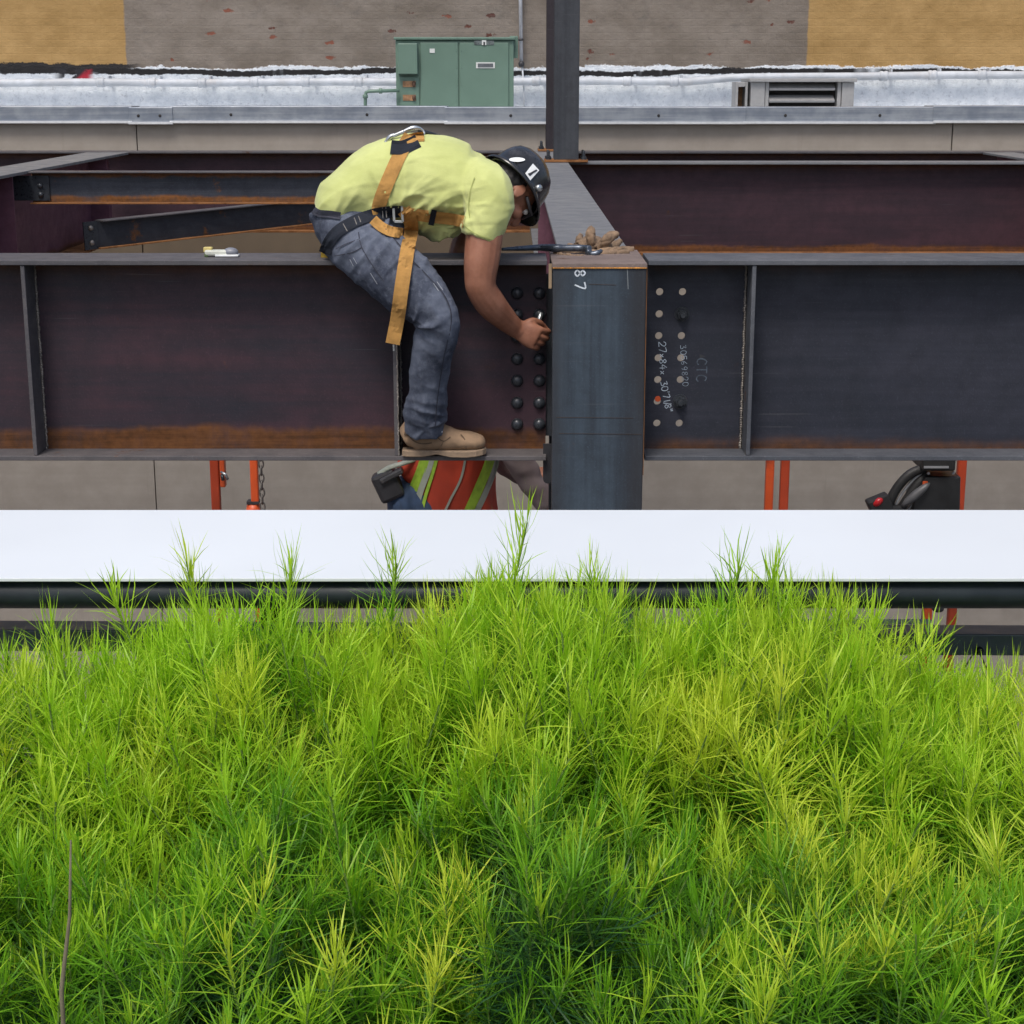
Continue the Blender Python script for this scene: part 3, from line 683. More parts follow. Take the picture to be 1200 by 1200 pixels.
# cable net between the lower rails
def cable(a, b, r=.0011): return MB().tube([a, b], r, 6)
xs = [P(1148, 757, yl).x + .118 * (k - 9) for k in range(14)]
for x in xs:
    zt3 = zbq + .008 - x * tl
    ob('cable_clip', MB().lathe((x, yl + .004, zt3), (0, -1, 0), [(.006, 0), (.006, .008), (.004, .010)], 8), m_railk, RL, smooth=True)
    z = zt3
    for lv in range(6):
        a, b = (x, x + .059) if lv % 2 == 0 else (x + .059, x)
        for s_ in (1, -1):
            xa = x if lv % 2 == 0 else x + s_ * .059
            xb = x + s_ * .059 if lv % 2 == 0 else x
            ob('cable', cable(V(xa, yl + .012, z), V(xb, yl + .012, z - .115)), m_railk, RL)
        z -= .115
    ob('cable_clip', MB().box(x + .0545, x + .0635, yl + .004, yl + .02, zt3 - .135, zt3 - .10), m_railk, RL, bevel=.002)
ob('glazing_bead', MB().bar(P(872, 729, yl + wdt + .012), P(1091, 728.5, yl + wdt + .012), .006, .006), m_white, RL)

# ================================================================== threadleaf plants in the bed
q = N('threadleaf_foliage', .42, .35)
at = q.n('ShaderNodeAttribute', attribute_name='tone'); sp = q.n('ShaderNodeSeparateColor'); q.l(at.outputs['Color'], sp.inputs[0])
oi = q.n('ShaderNodeObjectInfo'); oc = q.n('ShaderNodeSeparateColor'); q.l(oi.outputs['Color'], oc.inputs[0])
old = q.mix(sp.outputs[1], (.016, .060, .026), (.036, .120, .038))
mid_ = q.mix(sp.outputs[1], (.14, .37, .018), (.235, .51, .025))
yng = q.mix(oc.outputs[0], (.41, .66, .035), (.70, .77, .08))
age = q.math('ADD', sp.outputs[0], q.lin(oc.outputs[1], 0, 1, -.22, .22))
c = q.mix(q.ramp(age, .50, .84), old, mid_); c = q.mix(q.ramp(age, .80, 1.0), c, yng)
c = q.mix(q.ramp(q.math('MULTIPLY', sp.outputs[2], sp.outputs[1]), .84, .97, 0, .35), c, (.34, .30, .06))
c = q.mix(q.lin(oi.outputs['Random'], 0, 1, 0, .22), c, q.mix(1.0, c, (.55, .80, .62), 'MULTIPLY'))
q.color(c)
tr = q.n('ShaderNodeBsdfTranslucent'); q.l(q.mix(1.0, c, (1.0, 1.0, .45), 'MULTIPLY'), tr.inputs[0])
ms = q.n('ShaderNodeMixShader'); ms.inputs[0].default_value = .48
q.l(q.p.outputs[0], ms.inputs[1]); q.l(tr.outputs[0], ms.inputs[2]); q.l(ms.outputs[0], q.out.inputs[0])
m_leaf = q.mat
m_stem = plain('leaf_stem', (.085, .15, .03), .85, spec=.1, var=.3, scale=40)
m_deadstem = plain('dry_stem', (.16, .14, .09), .8, var=.3, scale=40)

def shoot_mesh(seed, L=.85, leafy=.60, nl=150, tip_only=False):
    rg = random.Random(seed); mb = MB(); tone = []
    bend = V(rg.uniform(-1, 1), rg.uniform(-1, 1), 0) * .085
    def sp_(t): w_ = 4 * t * (1 - t) * (.45 + .55 * t); return V(bend.x * w_, bend.y * w_, L * t)
    pth = [sp_(i / 7) for i in range(8)]
    mb.tube(pth, [.0024 * (1 - .55 * i / 7) for i in range(8)], 5, m=1)
    tone += [(.5, .5, 0)] * len(mb.v)
    ang = rg.uniform(0, 6.28)
    for k in range(nl):
        u = (k + rg.uniform(-.3, .3)) / nl                    # 0 lowest leaf .. 1 growing tip
        u = min(max(u, 0), 1); t = (1 - leafy) + leafy * (u ** .66)
        p = sp_(min(t, 1)); ang += 2.39996 + rg.uniform(-.5, .5)
        ln = (.036 + .036 * math.sin(math.pi * min(1, (1 - u) * .62 + .14))) * rg.uniform(.65, 1.25)
        el = R(70 - 34 * max(0, (.38 - (1 - u)) / .38) + rg.uniform(-22, 22)) if u > .60 else R(rg.uniform(58, 112))
        if u > .97: el = R(rg.uniform(6, 36)); ln *= .85
        out = V(math.cos(ang), math.sin(ang), 0); side = V(-math.sin(ang), math.cos(ang), 0)
        w = .00078 * rg.uniform(.75, 1.25); curl = rg.uniform(-.55, .9) - (0 if u > .6 else .6); tw = rg.uniform(-.7, .7)
        dirv = (out * math.sin(el) + V(0, 0, 1) * math.cos(el)); nrm = (out * -math.cos(el) + V(0, 0, 1) * math.sin(el))
        o = len(mb.v); ns = 3; pos = p.copy(); g = rg.random()
        sd_ = (side + nrm * tw * .8).normalized()
        for i in range(ns + 1):
            s_ = i / ns; a = curl * s_
            dv = dirv * math.cos(a) + nrm * math.sin(a)
            if i: pos = pos + dv * (ln / ns) + side * (tw * ln * .10 * s_)
            if i == ns:
                mb.v.append(pos); tone += [(u, g, s_)]
            else:
                ww = w * (.7, 1, .85)[i]
                mb.v.append(pos - sd_ * ww); mb.v.append(pos + sd_ * ww); tone += [(u, g, s_)] * 2
        for i in range(ns - 1): mb.f.append((o+2*i, o+2*i+1, o+2*i+3, o+2*i+2)); mb.m.append(0)
        mb.f.append((o+2*ns-2, o+2*ns-1, o+2*ns)); mb.m.append(0)
    me = mesh_of(mb, 'shoot')
    ca = me.color_attributes.new('tone', 'FLOAT_COLOR', 'POINT')
    ca.data.foreach_set('color', [c for t in tone for c in (*t, 1.0)])
    me.polygons.foreach_set('use_smooth', [True] * len(me.polygons))
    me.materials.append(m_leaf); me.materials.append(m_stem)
    return me
SH = [shoot_mesh(100 + i, .85, .40 + .05 * (i % 3), 195 + 12 * (i % 4)) for i in range(14)]

PLANTS = [  # crown x, crown y, tip height, spread, shoots, yellowness, label
 (-.58, 1.84, -.668, .29,  95, .10, 'feathery green threadleaf plant at the far left, lowest against the railing'),
 (-.30, 1.88, -.628, .25, 105, .12, 'feathery green threadleaf plant reaching the white board left of centre'),
 ( .03, 1.90, -.615, .25, 110, .32, 'feathery threadleaf plant in the middle, its tallest tip crossing the white board'),
 ( .32, 1.90, -.628, .25, 105, .35, 'feathery threadleaf plant below the white board, right of centre at the back'),
 ( .61, 1.82, -.690, .28,  95, .55, 'yellow-green threadleaf plant at the far right against the railing'),
 (-.58, 1.50, -.750, .27, 105, .18, 'dense green threadleaf plant filling the lower left corner'),
 (-.27, 1.52, -.735, .26, 115, .40, 'threadleaf plant with yellow-green tips, front row left of centre'),
 ( .02, 1.56, -.715, .26, 120, .75, 'threadleaf plant with the brightest yellow tips in the centre of the bed'),
 ( .30, 1.50, -.745, .26, 115, .35, 'deep green threadleaf plant, front row right of centre'),
 ( .60, 1.50, -.750, .27, 105, .55, 'threadleaf plant with yellow tips filling the lower right corner'),
 (-.42, 1.22, -.930, .24,  70, .35, 'low threadleaf plant at the bottom edge on the left'),
 ( .02, 1.22, -.935, .25,  80, .40, 'low threadleaf plant at the bottom edge in the middle'),
 ( .44, 1.22, -.930, .24,  70, .40, 'low threadleaf plant at the bottom edge on the right'),
]
SOIL = -1.56
def add_shoot(t, base, tip, yel, rg, yth=.5):
    me = SH[rg.randrange(len(SH))].copy()
    o = bpy.data.objects.new('shoot', me); COL.objects.link(o); o.parent = t
    d = tip - base; k = d.length / .85
    qd = V(0, 0, 1).rotation_difference(d.normalized()) @ Matrix.Rotation(rg.uniform(0, 6.28), 3, 'Z').to_quaternion()
    o.rotation_mode = 'QUATERNION'; o.rotation_quaternion = qd
    s_ = rg.uniform(.78, 1.18); o.scale = (s_, s_, k)
    o.location = base - Vector(t.location)
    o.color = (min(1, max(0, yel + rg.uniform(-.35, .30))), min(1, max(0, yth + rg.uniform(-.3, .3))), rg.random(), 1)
    return o
for i, (cx_, cy_, zt_p, spr, ns, yel, lab) in enumerate(PLANTS):
    rg = random.Random(500 + i)
    t = thing('threadleaf_plant', lab, 'plant', (cx_, cy_, SOIL), 'threadleaf plants in the bed')
    ns = int(ns * (2.0 if i < 5 else 1.35))
    for k in range(ns):
        rr = math.sqrt((k + .5) / ns); a = 2.39996 * k + rg.uniform(-.5, .5)
        dx, dy = spr * rr * math.cos(a), spr * rr * math.sin(a) * .95
        z = zt_p - (.11 if i < 5 else .16) * rr ** 2.4 + min(.022, rg.gauss(0, .022))
        if rg.random() < .22: z -= rg.uniform(.05, .20)
        ty = cy_ + dy
        lim = ra_ - .012
        if ty > lim - .02: ty = lim - .02 - rg.random() * .04
        z -= .07 * max(0, abs(cx_ + dx - .03) - .34) ** 1.2
        if i >= 5: z += .075 * noise.noise(V((cx_ + dx) * 7.5, ty * 7.5, 4.2)) + rg.gauss(0, .018)
        patch = noise.noise(V((cx_ + dx) * 4.2 + 1.3, ty * 4.2, z * 4.2 + 8))
        tip = V(cx_ + dx, ty, z)
        base = V(cx_ + dx * .28 + rg.gauss(0, .05), cy_ + (ty - cy_) * .28 + rg.gauss(0, .05), SOIL)
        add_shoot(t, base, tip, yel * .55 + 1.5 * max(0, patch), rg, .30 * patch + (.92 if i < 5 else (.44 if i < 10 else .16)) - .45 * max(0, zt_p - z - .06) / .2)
    if i == 2: SPIKE = t
TOPS = {1: [(218, 658), (342, 666), (130, 696)], 2: [(465, 660), (618, 612)], 3: [(690, 674), (868, 664), (908, 666)], 0: [(60, 735)], 4: [(985, 718), (1092, 748)]}
plants = [o for o in COL.objects if o.name.startswith('threadleaf_plant')]
for i, lst in TOPS.items():
    rg = random.Random(900 + i); t = plants[i]
    for (px_, py_) in lst:
        tip = P(px_, py_, ra_ - .05 - .08 * rg.random())
        base = V(t.location.x * .6 + tip.x * .4, t.location.y, SOIL)
        add_shoot(t, base, tip, .25, rg, .75)
# one dry stalk
ds = thing('dry_stalk', 'single dry brown stalk standing among the leaves at lower left', 'stalk', (P(78, 1010, 1.28).x, 1.30, SOIL))
a, b = P(72, 1160, 1.27), P(83, 985, 1.25)
ob('stalk', MB().tube([V(a.x - .02, 1.30, SOIL), a, (a + b) / 2 + V(.003, 0, 0), b], [.003, .0022, .0016, .0008], 6), m_deadstem, ds, smooth=True)

# ================================================================== people
m_skin = None
q = N('skin', .5, .4)
c = q.mix(q.ramp(q.noise(14, 5, .6), .3, .7), (.235, .098, .058), (.33, .15, .095)); c = q.mix(q.ramp(q.noise(70, 3), .55, .8, 0, .4), c, (.17, .065, .04))
q.color(c); q.p.inputs['Subsurface Weight'].default_value = .08; q.p.inputs['Subsurface Radius'].default_value = (.01, .004, .002)
q.bump(q.noise(160, 4, .6), .15, .002); m_skin = q.mat
q = N('yellow_shirt_cotton', .85, .2)
c = q.mix(q.ramp(q.noise(6, 5, .6), .3, .7), (.45, .49, .175), (.55, .59, .235)); q.color(c)
q.p.inputs['Sheen Weight'].default_value = .2
def crease(q, scale, mp, w=.05):
    n_ = q.noise(scale, 2, .5, q.mapping(*mp)); return q.ramp(q.math('ABSOLUTE', q.math('SUBTRACT', n_, .5)), 0, w, 1, 0)
cr = q.math('MULTIPLY', q.math('ADD', crease(q, 2.6, ((1, .6, 2.6), (0, R(35), 0)), .14), crease(q, 3.6, ((1.1, .6, 2.8), (0, R(62), 0)), .12)), .75)
q.bump(q.math('ADD', q.math('MULTIPLY', q.noise(300, 2), .25), q.math('ADD', cr, q.math('MULTIPLY', q.noise(14, 5, .6), 1.2))), .40, .008); m_shirt = q.mat
q = N('grey_blue_denim', .85, .25)
wv = q.n('ShaderNodeTexWave'); wv.inputs['Scale'].default_value = 160; wv.inputs['Distortion'].default_value = 2; q.l(q.mapping((1, 1, 1), (0, R(45), 0)), wv.inputs[0])
big = q.noise(5, 5, .65); fin = q.noise(45, 4, .7)
c = q.mix(q.ramp(big, .35, .68), (.034, .042, .066), (.140, .162, .215)); c = q.mix(q.ramp(fin, .45, .75, 0, .45), c, (.19, .215, .265))
c = q.mix(q.math('MULTIPLY', wv.outputs[1], .14), c, (.05, .055, .075)); q.color(c)
cr = q.math('MULTIPLY', q.math('ADD', crease(q, 3.2, ((1, .6, 3.4), (0, R(-20), 0)), .16), crease(q, 4.5, ((1.2, .6, 3.0), (0, R(30), 0)), .14)), .6)
q.bump(q.math('ADD', q.math('MULTIPLY', wv.outputs[1], .2), q.math('ADD', cr, q.math('MULTIPLY', q.noise(22, 5, .65), 1.2))), .45, .008); m_denim = q.mat
m_denimd = plain('dark_denim_seam', (.035, .038, .055), .9, var=.3, scale=60)
m_thread = plain('pale_wear_thread', (.30, .32, .36), .9, var=.3, scale=60)
m_suede = plain('tan_suede', (.25, .165, .10), .9, var=.22, scale=26, bump=.3, dirt=(.16, .11, .07))
m_sole = plain('boot_sole', (.23, .165, .11), .85, var=.3, scale=30, bump=.3)
m_lace = plain('boot_lace', (.40, .20, .06), .8)
def webbing(name, col):
    q = N(name, .8, .25)
    w_ = q.n('ShaderNodeTexWave'); w_.inputs['Scale'].default_value = 420; q.l(q.mapping((1, .6, 1.2)), w_.inputs[0])
    b_ = q.noise(12, 5, .65)
    c = q.mix(q.ramp(b_, .3, .7), tuple(x * .7 for x in col), tuple(x * 1.18 for x in col)); c = q.mix(q.math('MULTIPLY', w_.outputs[1], .2), c, tuple(x * .5 for x in col))
    q.color(c); q.bump(w_.outputs[1], .25, .002); return q.mat
m_tanw = webbing('tan_webbing', (.47, .255, .075)); m_navyw = webbing('navy_webbing', (.016, .020, .030)); m_yelw = webbing('yellow_webbing', (.48, .33, .05))
m_metal = plain('forged_metal', (.52, .55, .56), .32, .85, var=.15, scale=50)
m_hat = plain('black_helmet_shell', (.022, .023, .026), .20, var=.25, scale=12, bump=.05, dirt=(.06, .06, .065))
m_hair = plain('black_hair', (.012, .010, .010), .6, var=.4, scale=90, bump=.5)
m_stick = plain('white_sticker', (.78, .80, .80), .5, var=.04)
m_eye = plain('eye_white', (.7, .68, .65), .2)

def limb(mb, rings, sub=5, n=18, px=True):
    rr = []
    for r_ in rings:
        p = P(*r_[:3]) if px else Vector(r_[:3])
        rr.append((p.x, p.y, p.z, r_[3], r_[4] if len(r_) > 4 else r_[3]))
    rr = catmull(rr, sub)
    mb.tube([r_[:3] for r_ in rr], [max(.003, r_[3]) for r_ in rr], n, ell=[max(.003, r_[4]) for r_ in rr], ref=(0, 1, 0))
    return mb
def remesh(mb, vox, it=5, fac=.5):
    me = mesh_of(mb, 'tmp'); fixn(me)
    o = bpy.data.objects.new('tmp', me); COL.objects.link(o)
    m = o.modifiers.new('r', 'REMESH'); m.mode = 'VOXEL'; m.voxel_size = vox
    if it: s_ = o.modifiers.new('s', 'SMOOTH'); s_.iterations = it; s_.factor = fac
    dg = bpy.context.evaluated_depsgraph_get(); out = bpy.data.meshes.new_from_object(o.evaluated_get(dg))
    bpy.data.objects.remove(o); bpy.data.meshes.remove(me); return out
def displace(me, fn):
    n = len(me.vertices); nn = [me.vertices[i].normal.copy() for i in range(n)]
    for i in range(n):
        v = me.vertices[i]; v.co = v.co + nn[i] * fn(v.co, nn[i])
    me.update()
def bvh_of(off, *meshes):
    vs, fs = [], []; off = Vector(off.location)
    for me in meshes:
        o = len(vs); vs += [v.co + off for v in me.vertices]; fs += [tuple(i + o for i in p.vertices) for p in me.polygons]
    return BVHTree.FromPolygons(vs, fs)
def drape(pts, width, bvh, off=.006, th=.003, sub=6, free=None, cols=4, wob=0.0):
    """a strap laid over the cloth: each sample is dropped on to the surface; where there is none it hangs at the last depth"""
    pp = catmull(pts, sub); rows = []; last = free
    for i, p in enumerate(pp):
        a, b = Vector(pp[max(i-1, 0)]), Vector(pp[min(i+1, len(pp)-1)]); t = (b - a).normalized(); nrm = Vector((-t.y, t.x))
        row = []; k = 333 * 5.6 / (last or 5.6)
        for c_ in range(cols + 1):
            s_ = (c_ / cols - .5) * width * k
            d = ray(p[0] + nrm.x * s_, p[1] + nrm.y * s_)
            h = bvh.ray_cast(Vector((0, 0, 0)), d)
            row.append((d, h[0].y if h[0] is not None else None))
        ys = [y for _, y in row if y is not None]
        if ys:
            m = sorted(ys)[len(ys)//2]; last = m
        else: m = last or 5.6
        rows.append([(d, min(max(y if y is not None else m, m - .02), m + .02)) for d, y in row])
    # even out the depths along the strap
    raw = rows; rows = []
    for i in range(len(raw)):
        near = raw[max(0, i-3):i+4]
        rows.append([raw[i][c_][0] * (min(sum(r_[c_][1] for r_ in near) / len(near), raw[i][c_][1] + .004) / raw[i][c_][0].y) - raw[i][c_][0] * off for c_ in range(cols + 1)])
    mb = MB(); nc = cols + 1
    for lay in (0, th):
        for row in rows: mb.v += [q_ + q_.normalized() * lay for q_ in row]
    nr = len(rows); L = nr * nc
    for i in range(nr - 1):
        for c_ in range(cols):
            a = i*nc + c_
            mb.f.append((a, a+1, a+nc+1, a+nc)); mb.m.append(0)
            mb.f.append((L+a, L+a+nc, L+a+nc+1, L+a+1)); mb.m.append(0)
        for e in (0, cols):
            a = i*nc + e; mb.f.append((a, a+nc, L+a+nc, L+a)); mb.m.append(0)
    for e in (0, nr-1):
        for c_ in range(cols):
            a = e*nc + c_; mb.f.append((a, L+a, L+a+1, a+1)); mb.m.append(0)
    return mb

def head_into(mb, c, F, Rr, U):
    f = lambda a, b, d: c + F * a + Rr * b + U * d
    mb.ellipsoid(f(-.008, 0, .02), F * .096, Rr * .074, U * .100, 20, 14)
    mb.ellipsoid(f(.020, 0, -.045), F * .066, Rr * .058, U * .075, 18, 12)      # jaw and cheeks
    mb.ellipsoid(f(.055, 0, -.098), F * .026, Rr * .030, U * .020, 12, 8)       # chin
    mb.ellipsoid(f(.096, 0, -.030), F * .018, Rr * .013, U * .024, 10, 8)       # nose
    mb.ellipsoid(f(.090, 0, -.002), F * .010, Rr * .008, U * .030, 10, 8)
    mb.ellipsoid(f(.078, 0, -.070), F * .014, Rr * .026, U * .009, 12, 6)       # lips
    mb.ellipsoid(f(.072, 0, .022), F * .018, Rr * .052, U * .012, 12, 6)        # brow
    for s_ in (-1, 1):
        mb.ellipsoid(f(-.012, s_ * .079, -.012), (F * .017 + Rr * s_ * .007), Rr * .006, U * .030, 12, 8)  # ear
        mb.ellipsoid(f(.050, s_ * .048, -.040), F * .026, Rr * .018, U * .024, 10, 8)
def hard_hat(parent, c, F, Rr, U, mat, stickers=True):
    """shell of revolution stretched front to back, brim all round and longer in front"""
    mb = MB(); nu, o = 40, 0
    prof = [(1.20, -.006), (1.215, .0), (1.19, .006), (1.05, .014), (1.02, .030), (.99, .060), (.92, .092), (.78, .122), (.55, .146), (.28, .158), (.05, .161)]
    for r_, h in prof:
        for j in range(nu):
            a = 2*math.pi*j/nu; ca, sa = math.cos(a), math.sin(a)
            ext = 1.0 + (.10 * max(0, ca) ** 2 if r_ > 1.1 else 0)
            ridge_ = .006 * math.exp(-(sa * r_ / .22) ** 2) if .2 < r_ < 1.0 else 0
            mb.v.append(c + F * (.114 * r_ * ca * ext) + Rr * (.096 * r_ * sa) + U * (.88 * h + ridge_ - (.016 * max(0, ca) if r_ > 1.1 else 0)))
    for i in range(len(prof) - 1):
        for j in range(nu): mb.f.append((i*nu+j, i*nu+(j+1) % nu, (i+1)*nu+(j+1) % nu, (i+1)*nu+j)); mb.m.append(0)
    mb.f.append(tuple((len(prof)-1)*nu + j for j in range(nu))); mb.m.append(0)
    mb.tube([c + F*(.118*math.cos(a)) + Rr*(.100*math.sin(a)) + U*.004 for a in [2*math.pi*k/24 for k in range(25)]], .005, 6)
    h = ob('hard_hat', mb, mat, parent, smooth=True)
    return h

# ------------------------------------------------------------------ the ironworker astride the beam
YM = YC
MAN = thing('person', 'person in yellow T-shirt, jeans and black hard hat bending over the beam', 'person', (P(395, 300, YM).x, YM, ZT))
HF = V(.42, .28, -.86).normalized(); HR = V(.55, -.80, .10); HR = (HR - HF * HR.dot(HF)).normalized(); HU = HR.cross(HF).normalized()
HC = P(597, 225, 5.80)
sk = MB()
head_into(sk, HC, HF, HR, HU)
limb(sk, [(552, 214, 5.83, .040), (573, 215, 5.825, .052), (588, 219, 5.815, .058), (600, 224, 5.80, .056)])                           # neck
limb(sk, [(400, 240, 5.83, .09, .13), (440, 214, 5.83, .115, .15), (500, 212, 5.83, .115, .15), (550, 219, 5.83, .085, .13), (572, 220, 5.83, .05, .08)])
def arm(sk, pts): limb(sk, pts, 5, 16)
arm(sk, [(573, 222, 5.70, .062), (569, 262, 5.635, .062), (565, 300, 5.61, .060), (563, 322, 5.605, .054), (564, 338, 5.61, .051), (575, 356, 5.64, .051), (590, 372, 5.685, .042), (602, 383, 5.72, .034), (609, 387, 5.73, .033)])
arm(sk, [(573, 222, 5.97, .062), (560, 255, 6.03, .060), (548, 282, 6.05, .054), (541, 300, 6.04, .048), (536, 322, 6.00, .040), (533, 345, 5.955, .031)])
def hand(sk, Wp, K, ydir, fold=1.0):
    d = (K - Wp).normalized(); ac = d.cross(V(0, 1, 0)).normalized(); yv = V(0, ydir, 0)
    L = (K - Wp).length
    rr = [(*(Wp + d * t * L - yv * .004 * t), a, b) for t, a, b in ((-.1, .031, .026), (.25, .036, .022), (.6, .043, .021), (.95, .044, .018), (1.05, .040, .014))]
    limb(sk, rr, 4, 16, px=False)
    for i in range(4):
        s_ = (1, 1.08, 1.0, .82)[i]; k = K + ac * (.034 - .0222 * i) - d * (.003 * abs(i - 1))
        ch = [k - d * .012, k + d * .004 - yv * .006, k + d * .026 * s_ + yv * .008, k + d * .034 * s_ + yv * .034, k + d * .016 * s_ + yv * .054, k - d * .004 * s_ + yv * .060]
        sk.tube(catmull([tuple(x) for x in ch], 3), [.0098] * 8 + [.0086] * 8, 10)
        sk.ellipsoid(ch[1], d * .012, ac * .010, yv * .010, 8, 6)
        sk.ellipsoid(ch[-1], d * .009, ac * .009, yv * .009, 8, 6)
    b = Wp + d * .25 * L + ac * .030
    th = [b - ac * .01, b + d * .022 + ac * .014 + yv * .012, b + d * .050 + ac * .016 + yv * .030, b + d * .075 + ac * .006 + yv * .046]
    sk.tube(catmull([tuple(x) for x in th], 4), [.0145] * 5 + [.0125] * 4 + [.0105] * 4, 10)
    for a_ in (0, .7):                                             # tendons on the back of the hand
        pass
WR, KN = P(605, 384.5, 5.722), P(629, 396, 5.728)
hand(sk, WR, KN, 1)
hand(sk, P(533, 343, 5.958), P(533, 369, 5.935), -1)
body = remesh(sk, .0036, 3, .5)
ob('body', None, m_skin, MAN, smooth=True, mesh=body)

sh = MB()
limb(sh, [(380, 250, 5.83, .050, .150), (391, 241, 5.83, .076, .172), (411, 229, 5.83, .100, .178), (441, 217, 5.83, .136, .182), (478, 212, 5.83, .158, .190), (515, 214, 5.83, .158, .198), (548, 220, 5.83, .140, .200), (568, 218, 5.83, .105, .175), (583, 216, 5.825, .072, .090)], 6, 28)
limb(sh, [(555, 212, 5.74, .085), (571, 224, 5.675, .086, .090), (573, 246, 5.64, .080), (567, 268, 5.62, .068), (562, 281, 5.612, .061)], 5, 20)
limb(sh, [(555, 212, 5.92, .085), (569, 224, 5.985, .086), (566, 246, 6.03, .082), (556, 266, 6.045, .076)], 5, 20)
sh.ellipsoid(P(520, 250, 5.83), V(.11, 0, 0), V(0, .15, 0), V(0, 0, .085), 16, 10)      # slack front of the shirt
shirt = remesh(sh, .006, 9, .5)
def ridge(v, k=2.6): return max(0.0, 1 - abs(noise.noise(v)) * k) ** 2
def fan(co, px, py, rad, amp, freq, seed):
    c_ = P(px, py, 5.66); dx, dz = co.x - c_.x, co.z - c_.z; r_ = math.hypot(dx, dz)
    if r_ > rad * 3 or r_ < .004: return 0.0
    a_ = math.atan2(dz, dx) * freq + 2.2 * noise.noise(V(co.x * 9, seed, co.z * 9))
    w_ = noise.noise(V(math.cos(a_ / freq) * 2, math.sin(a_ / freq) * 2, seed * 3.1)) + .55
    return amp * max(0, w_) * (max(0.0, math.sin(a_)) ** 2.5) * math.exp(-(r_ / rad) ** 1.5) * min(1, r_ / .03)
def fold_s(co, n):
    x, y, z = co
    u = x * .80 + z * .60; w_ = -x * .60 + z * .80
    low = max(0.0, min(1.0, (P(480, 200, 5.7).z - z) / .11))       # slack gathers low, the back is drawn tight
    k = ridge(V(u * 2.6 + 5, w_ * 11, y * 2)) * .013 + ridge(V(u * 4.5, w_ * 21 + 2, y * 4)) * .007
    k *= .06 + .94 * low
    if n.y < .3: k += fan(co, 462, 250, .17, .020, 7, 1.0) + fan(co, 551, 240, .11, .020, 6, 2.0) + fan(co, 520, 268, .10, .012, 6, 3.0)
    arm_ = max(0.0, min(1.0, (x - P(545, 250, 5.7).x) / .03))
    k = k * (1 - .8 * arm_) + arm_ * (ridge(V(x * 16 + z * 5, y * 6, z * 4 + 7)) * .0045)
    return k - .004 * low
displace(shirt, fold_s)
ob('shirt', None, m_shirt, MAN, smooth=True, mesh=shirt)

jn = MB()
limb(jn, [(377, 238, 5.83, .060, .135), (387, 250, 5.83, .076, .165), (397, 264, 5.83, .088, .185), (404, 280, 5.83, .080, .17)], 5, 24)
jn.ellipsoid(P(401, 268, 5.83), V(.094, 0, 0), V(0, .19, 0), V(0, 0, .094), 20, 12)
jn.ellipsoid(P(440, 262, 5.83), V(.14, 0, -.02), V(0, .16, 0), V(.02, 0, .07), 16, 10)
RL_ = [(404, 268, 5.755, .118, .105), (426, 287, 5.695, .118, .105), (449, 308, 5.640, .114, .100), (479, 335, 5.600, .106, .095), (502, 357, 5.583, .089, .09), (512, 374, 5.580, .081, .086), (512, 392, 5.585, .076, .081), (505, 425, 5.615, .073, .076), (501, 460, 5.650, .069, .072), (498, 488, 5.675, .071, .072), (497, 506, 5.690, .074, .075)]
limb(jn, RL_, 5, 22)
limb(jn, [(r_[0] + (2 * i if i > 3 else 0), r_[1], 2 * YC - r_[2], r_[3], r_[4]) for i, r_ in enumerate(RL_)], 5, 22)
jeans = remesh(jn, .006, 7, .5)
kz = P(513, 374, 5.58).z; az = P(498, 490, 5.68).z; hz_ = P(420, 285, 5.7).z
def fold_j(co, n):
    x, y, z = co
    k = noise.noise(V(x * 9, y * 9, z * 9)) * .003
    ank = math.exp(-((z - az - .03) / .085) ** 2); kn = math.exp(-((z - kz + .02) / .08) ** 2); hp = math.exp(-((z - hz_) / .10) ** 2)
    k += ridge(V(x * 4 + 3, y * 3, (z + x * .35) * 19), 2.2) * .011 * ank
    k += ridge(V(x * 4, y * 3, (z + x * .8) * 17 + 4), 2.2) * .009 * kn
    k += ridge(V((x + z) * 3, y * 3, (z - x) * 15 + 9), 2.2) * .008 * hp
    k += ridge(V(x * 12, y * 4, (z - .25 * x) * 6 + 1), 2.4) * .0045
    if n.y < .4: k += fan(co, 484, 377, .085, .022, 7, 5.0) + fan(co, 452, 276, .09, .016, 6, 6.0) + fan(co, 500, 498, .07, .016, 5, 7.0)
    return k - .0065
displace(jeans, fold_j)
JN = ob('jeans', None, m_denim, MAN, smooth=True, mesh=jeans)
def seam(pts, w=.0035, m=m_denimd, off=.0045): return ob('seam', drape(pts, w, BJ, off, .001, 5, cols=1), m, JN)

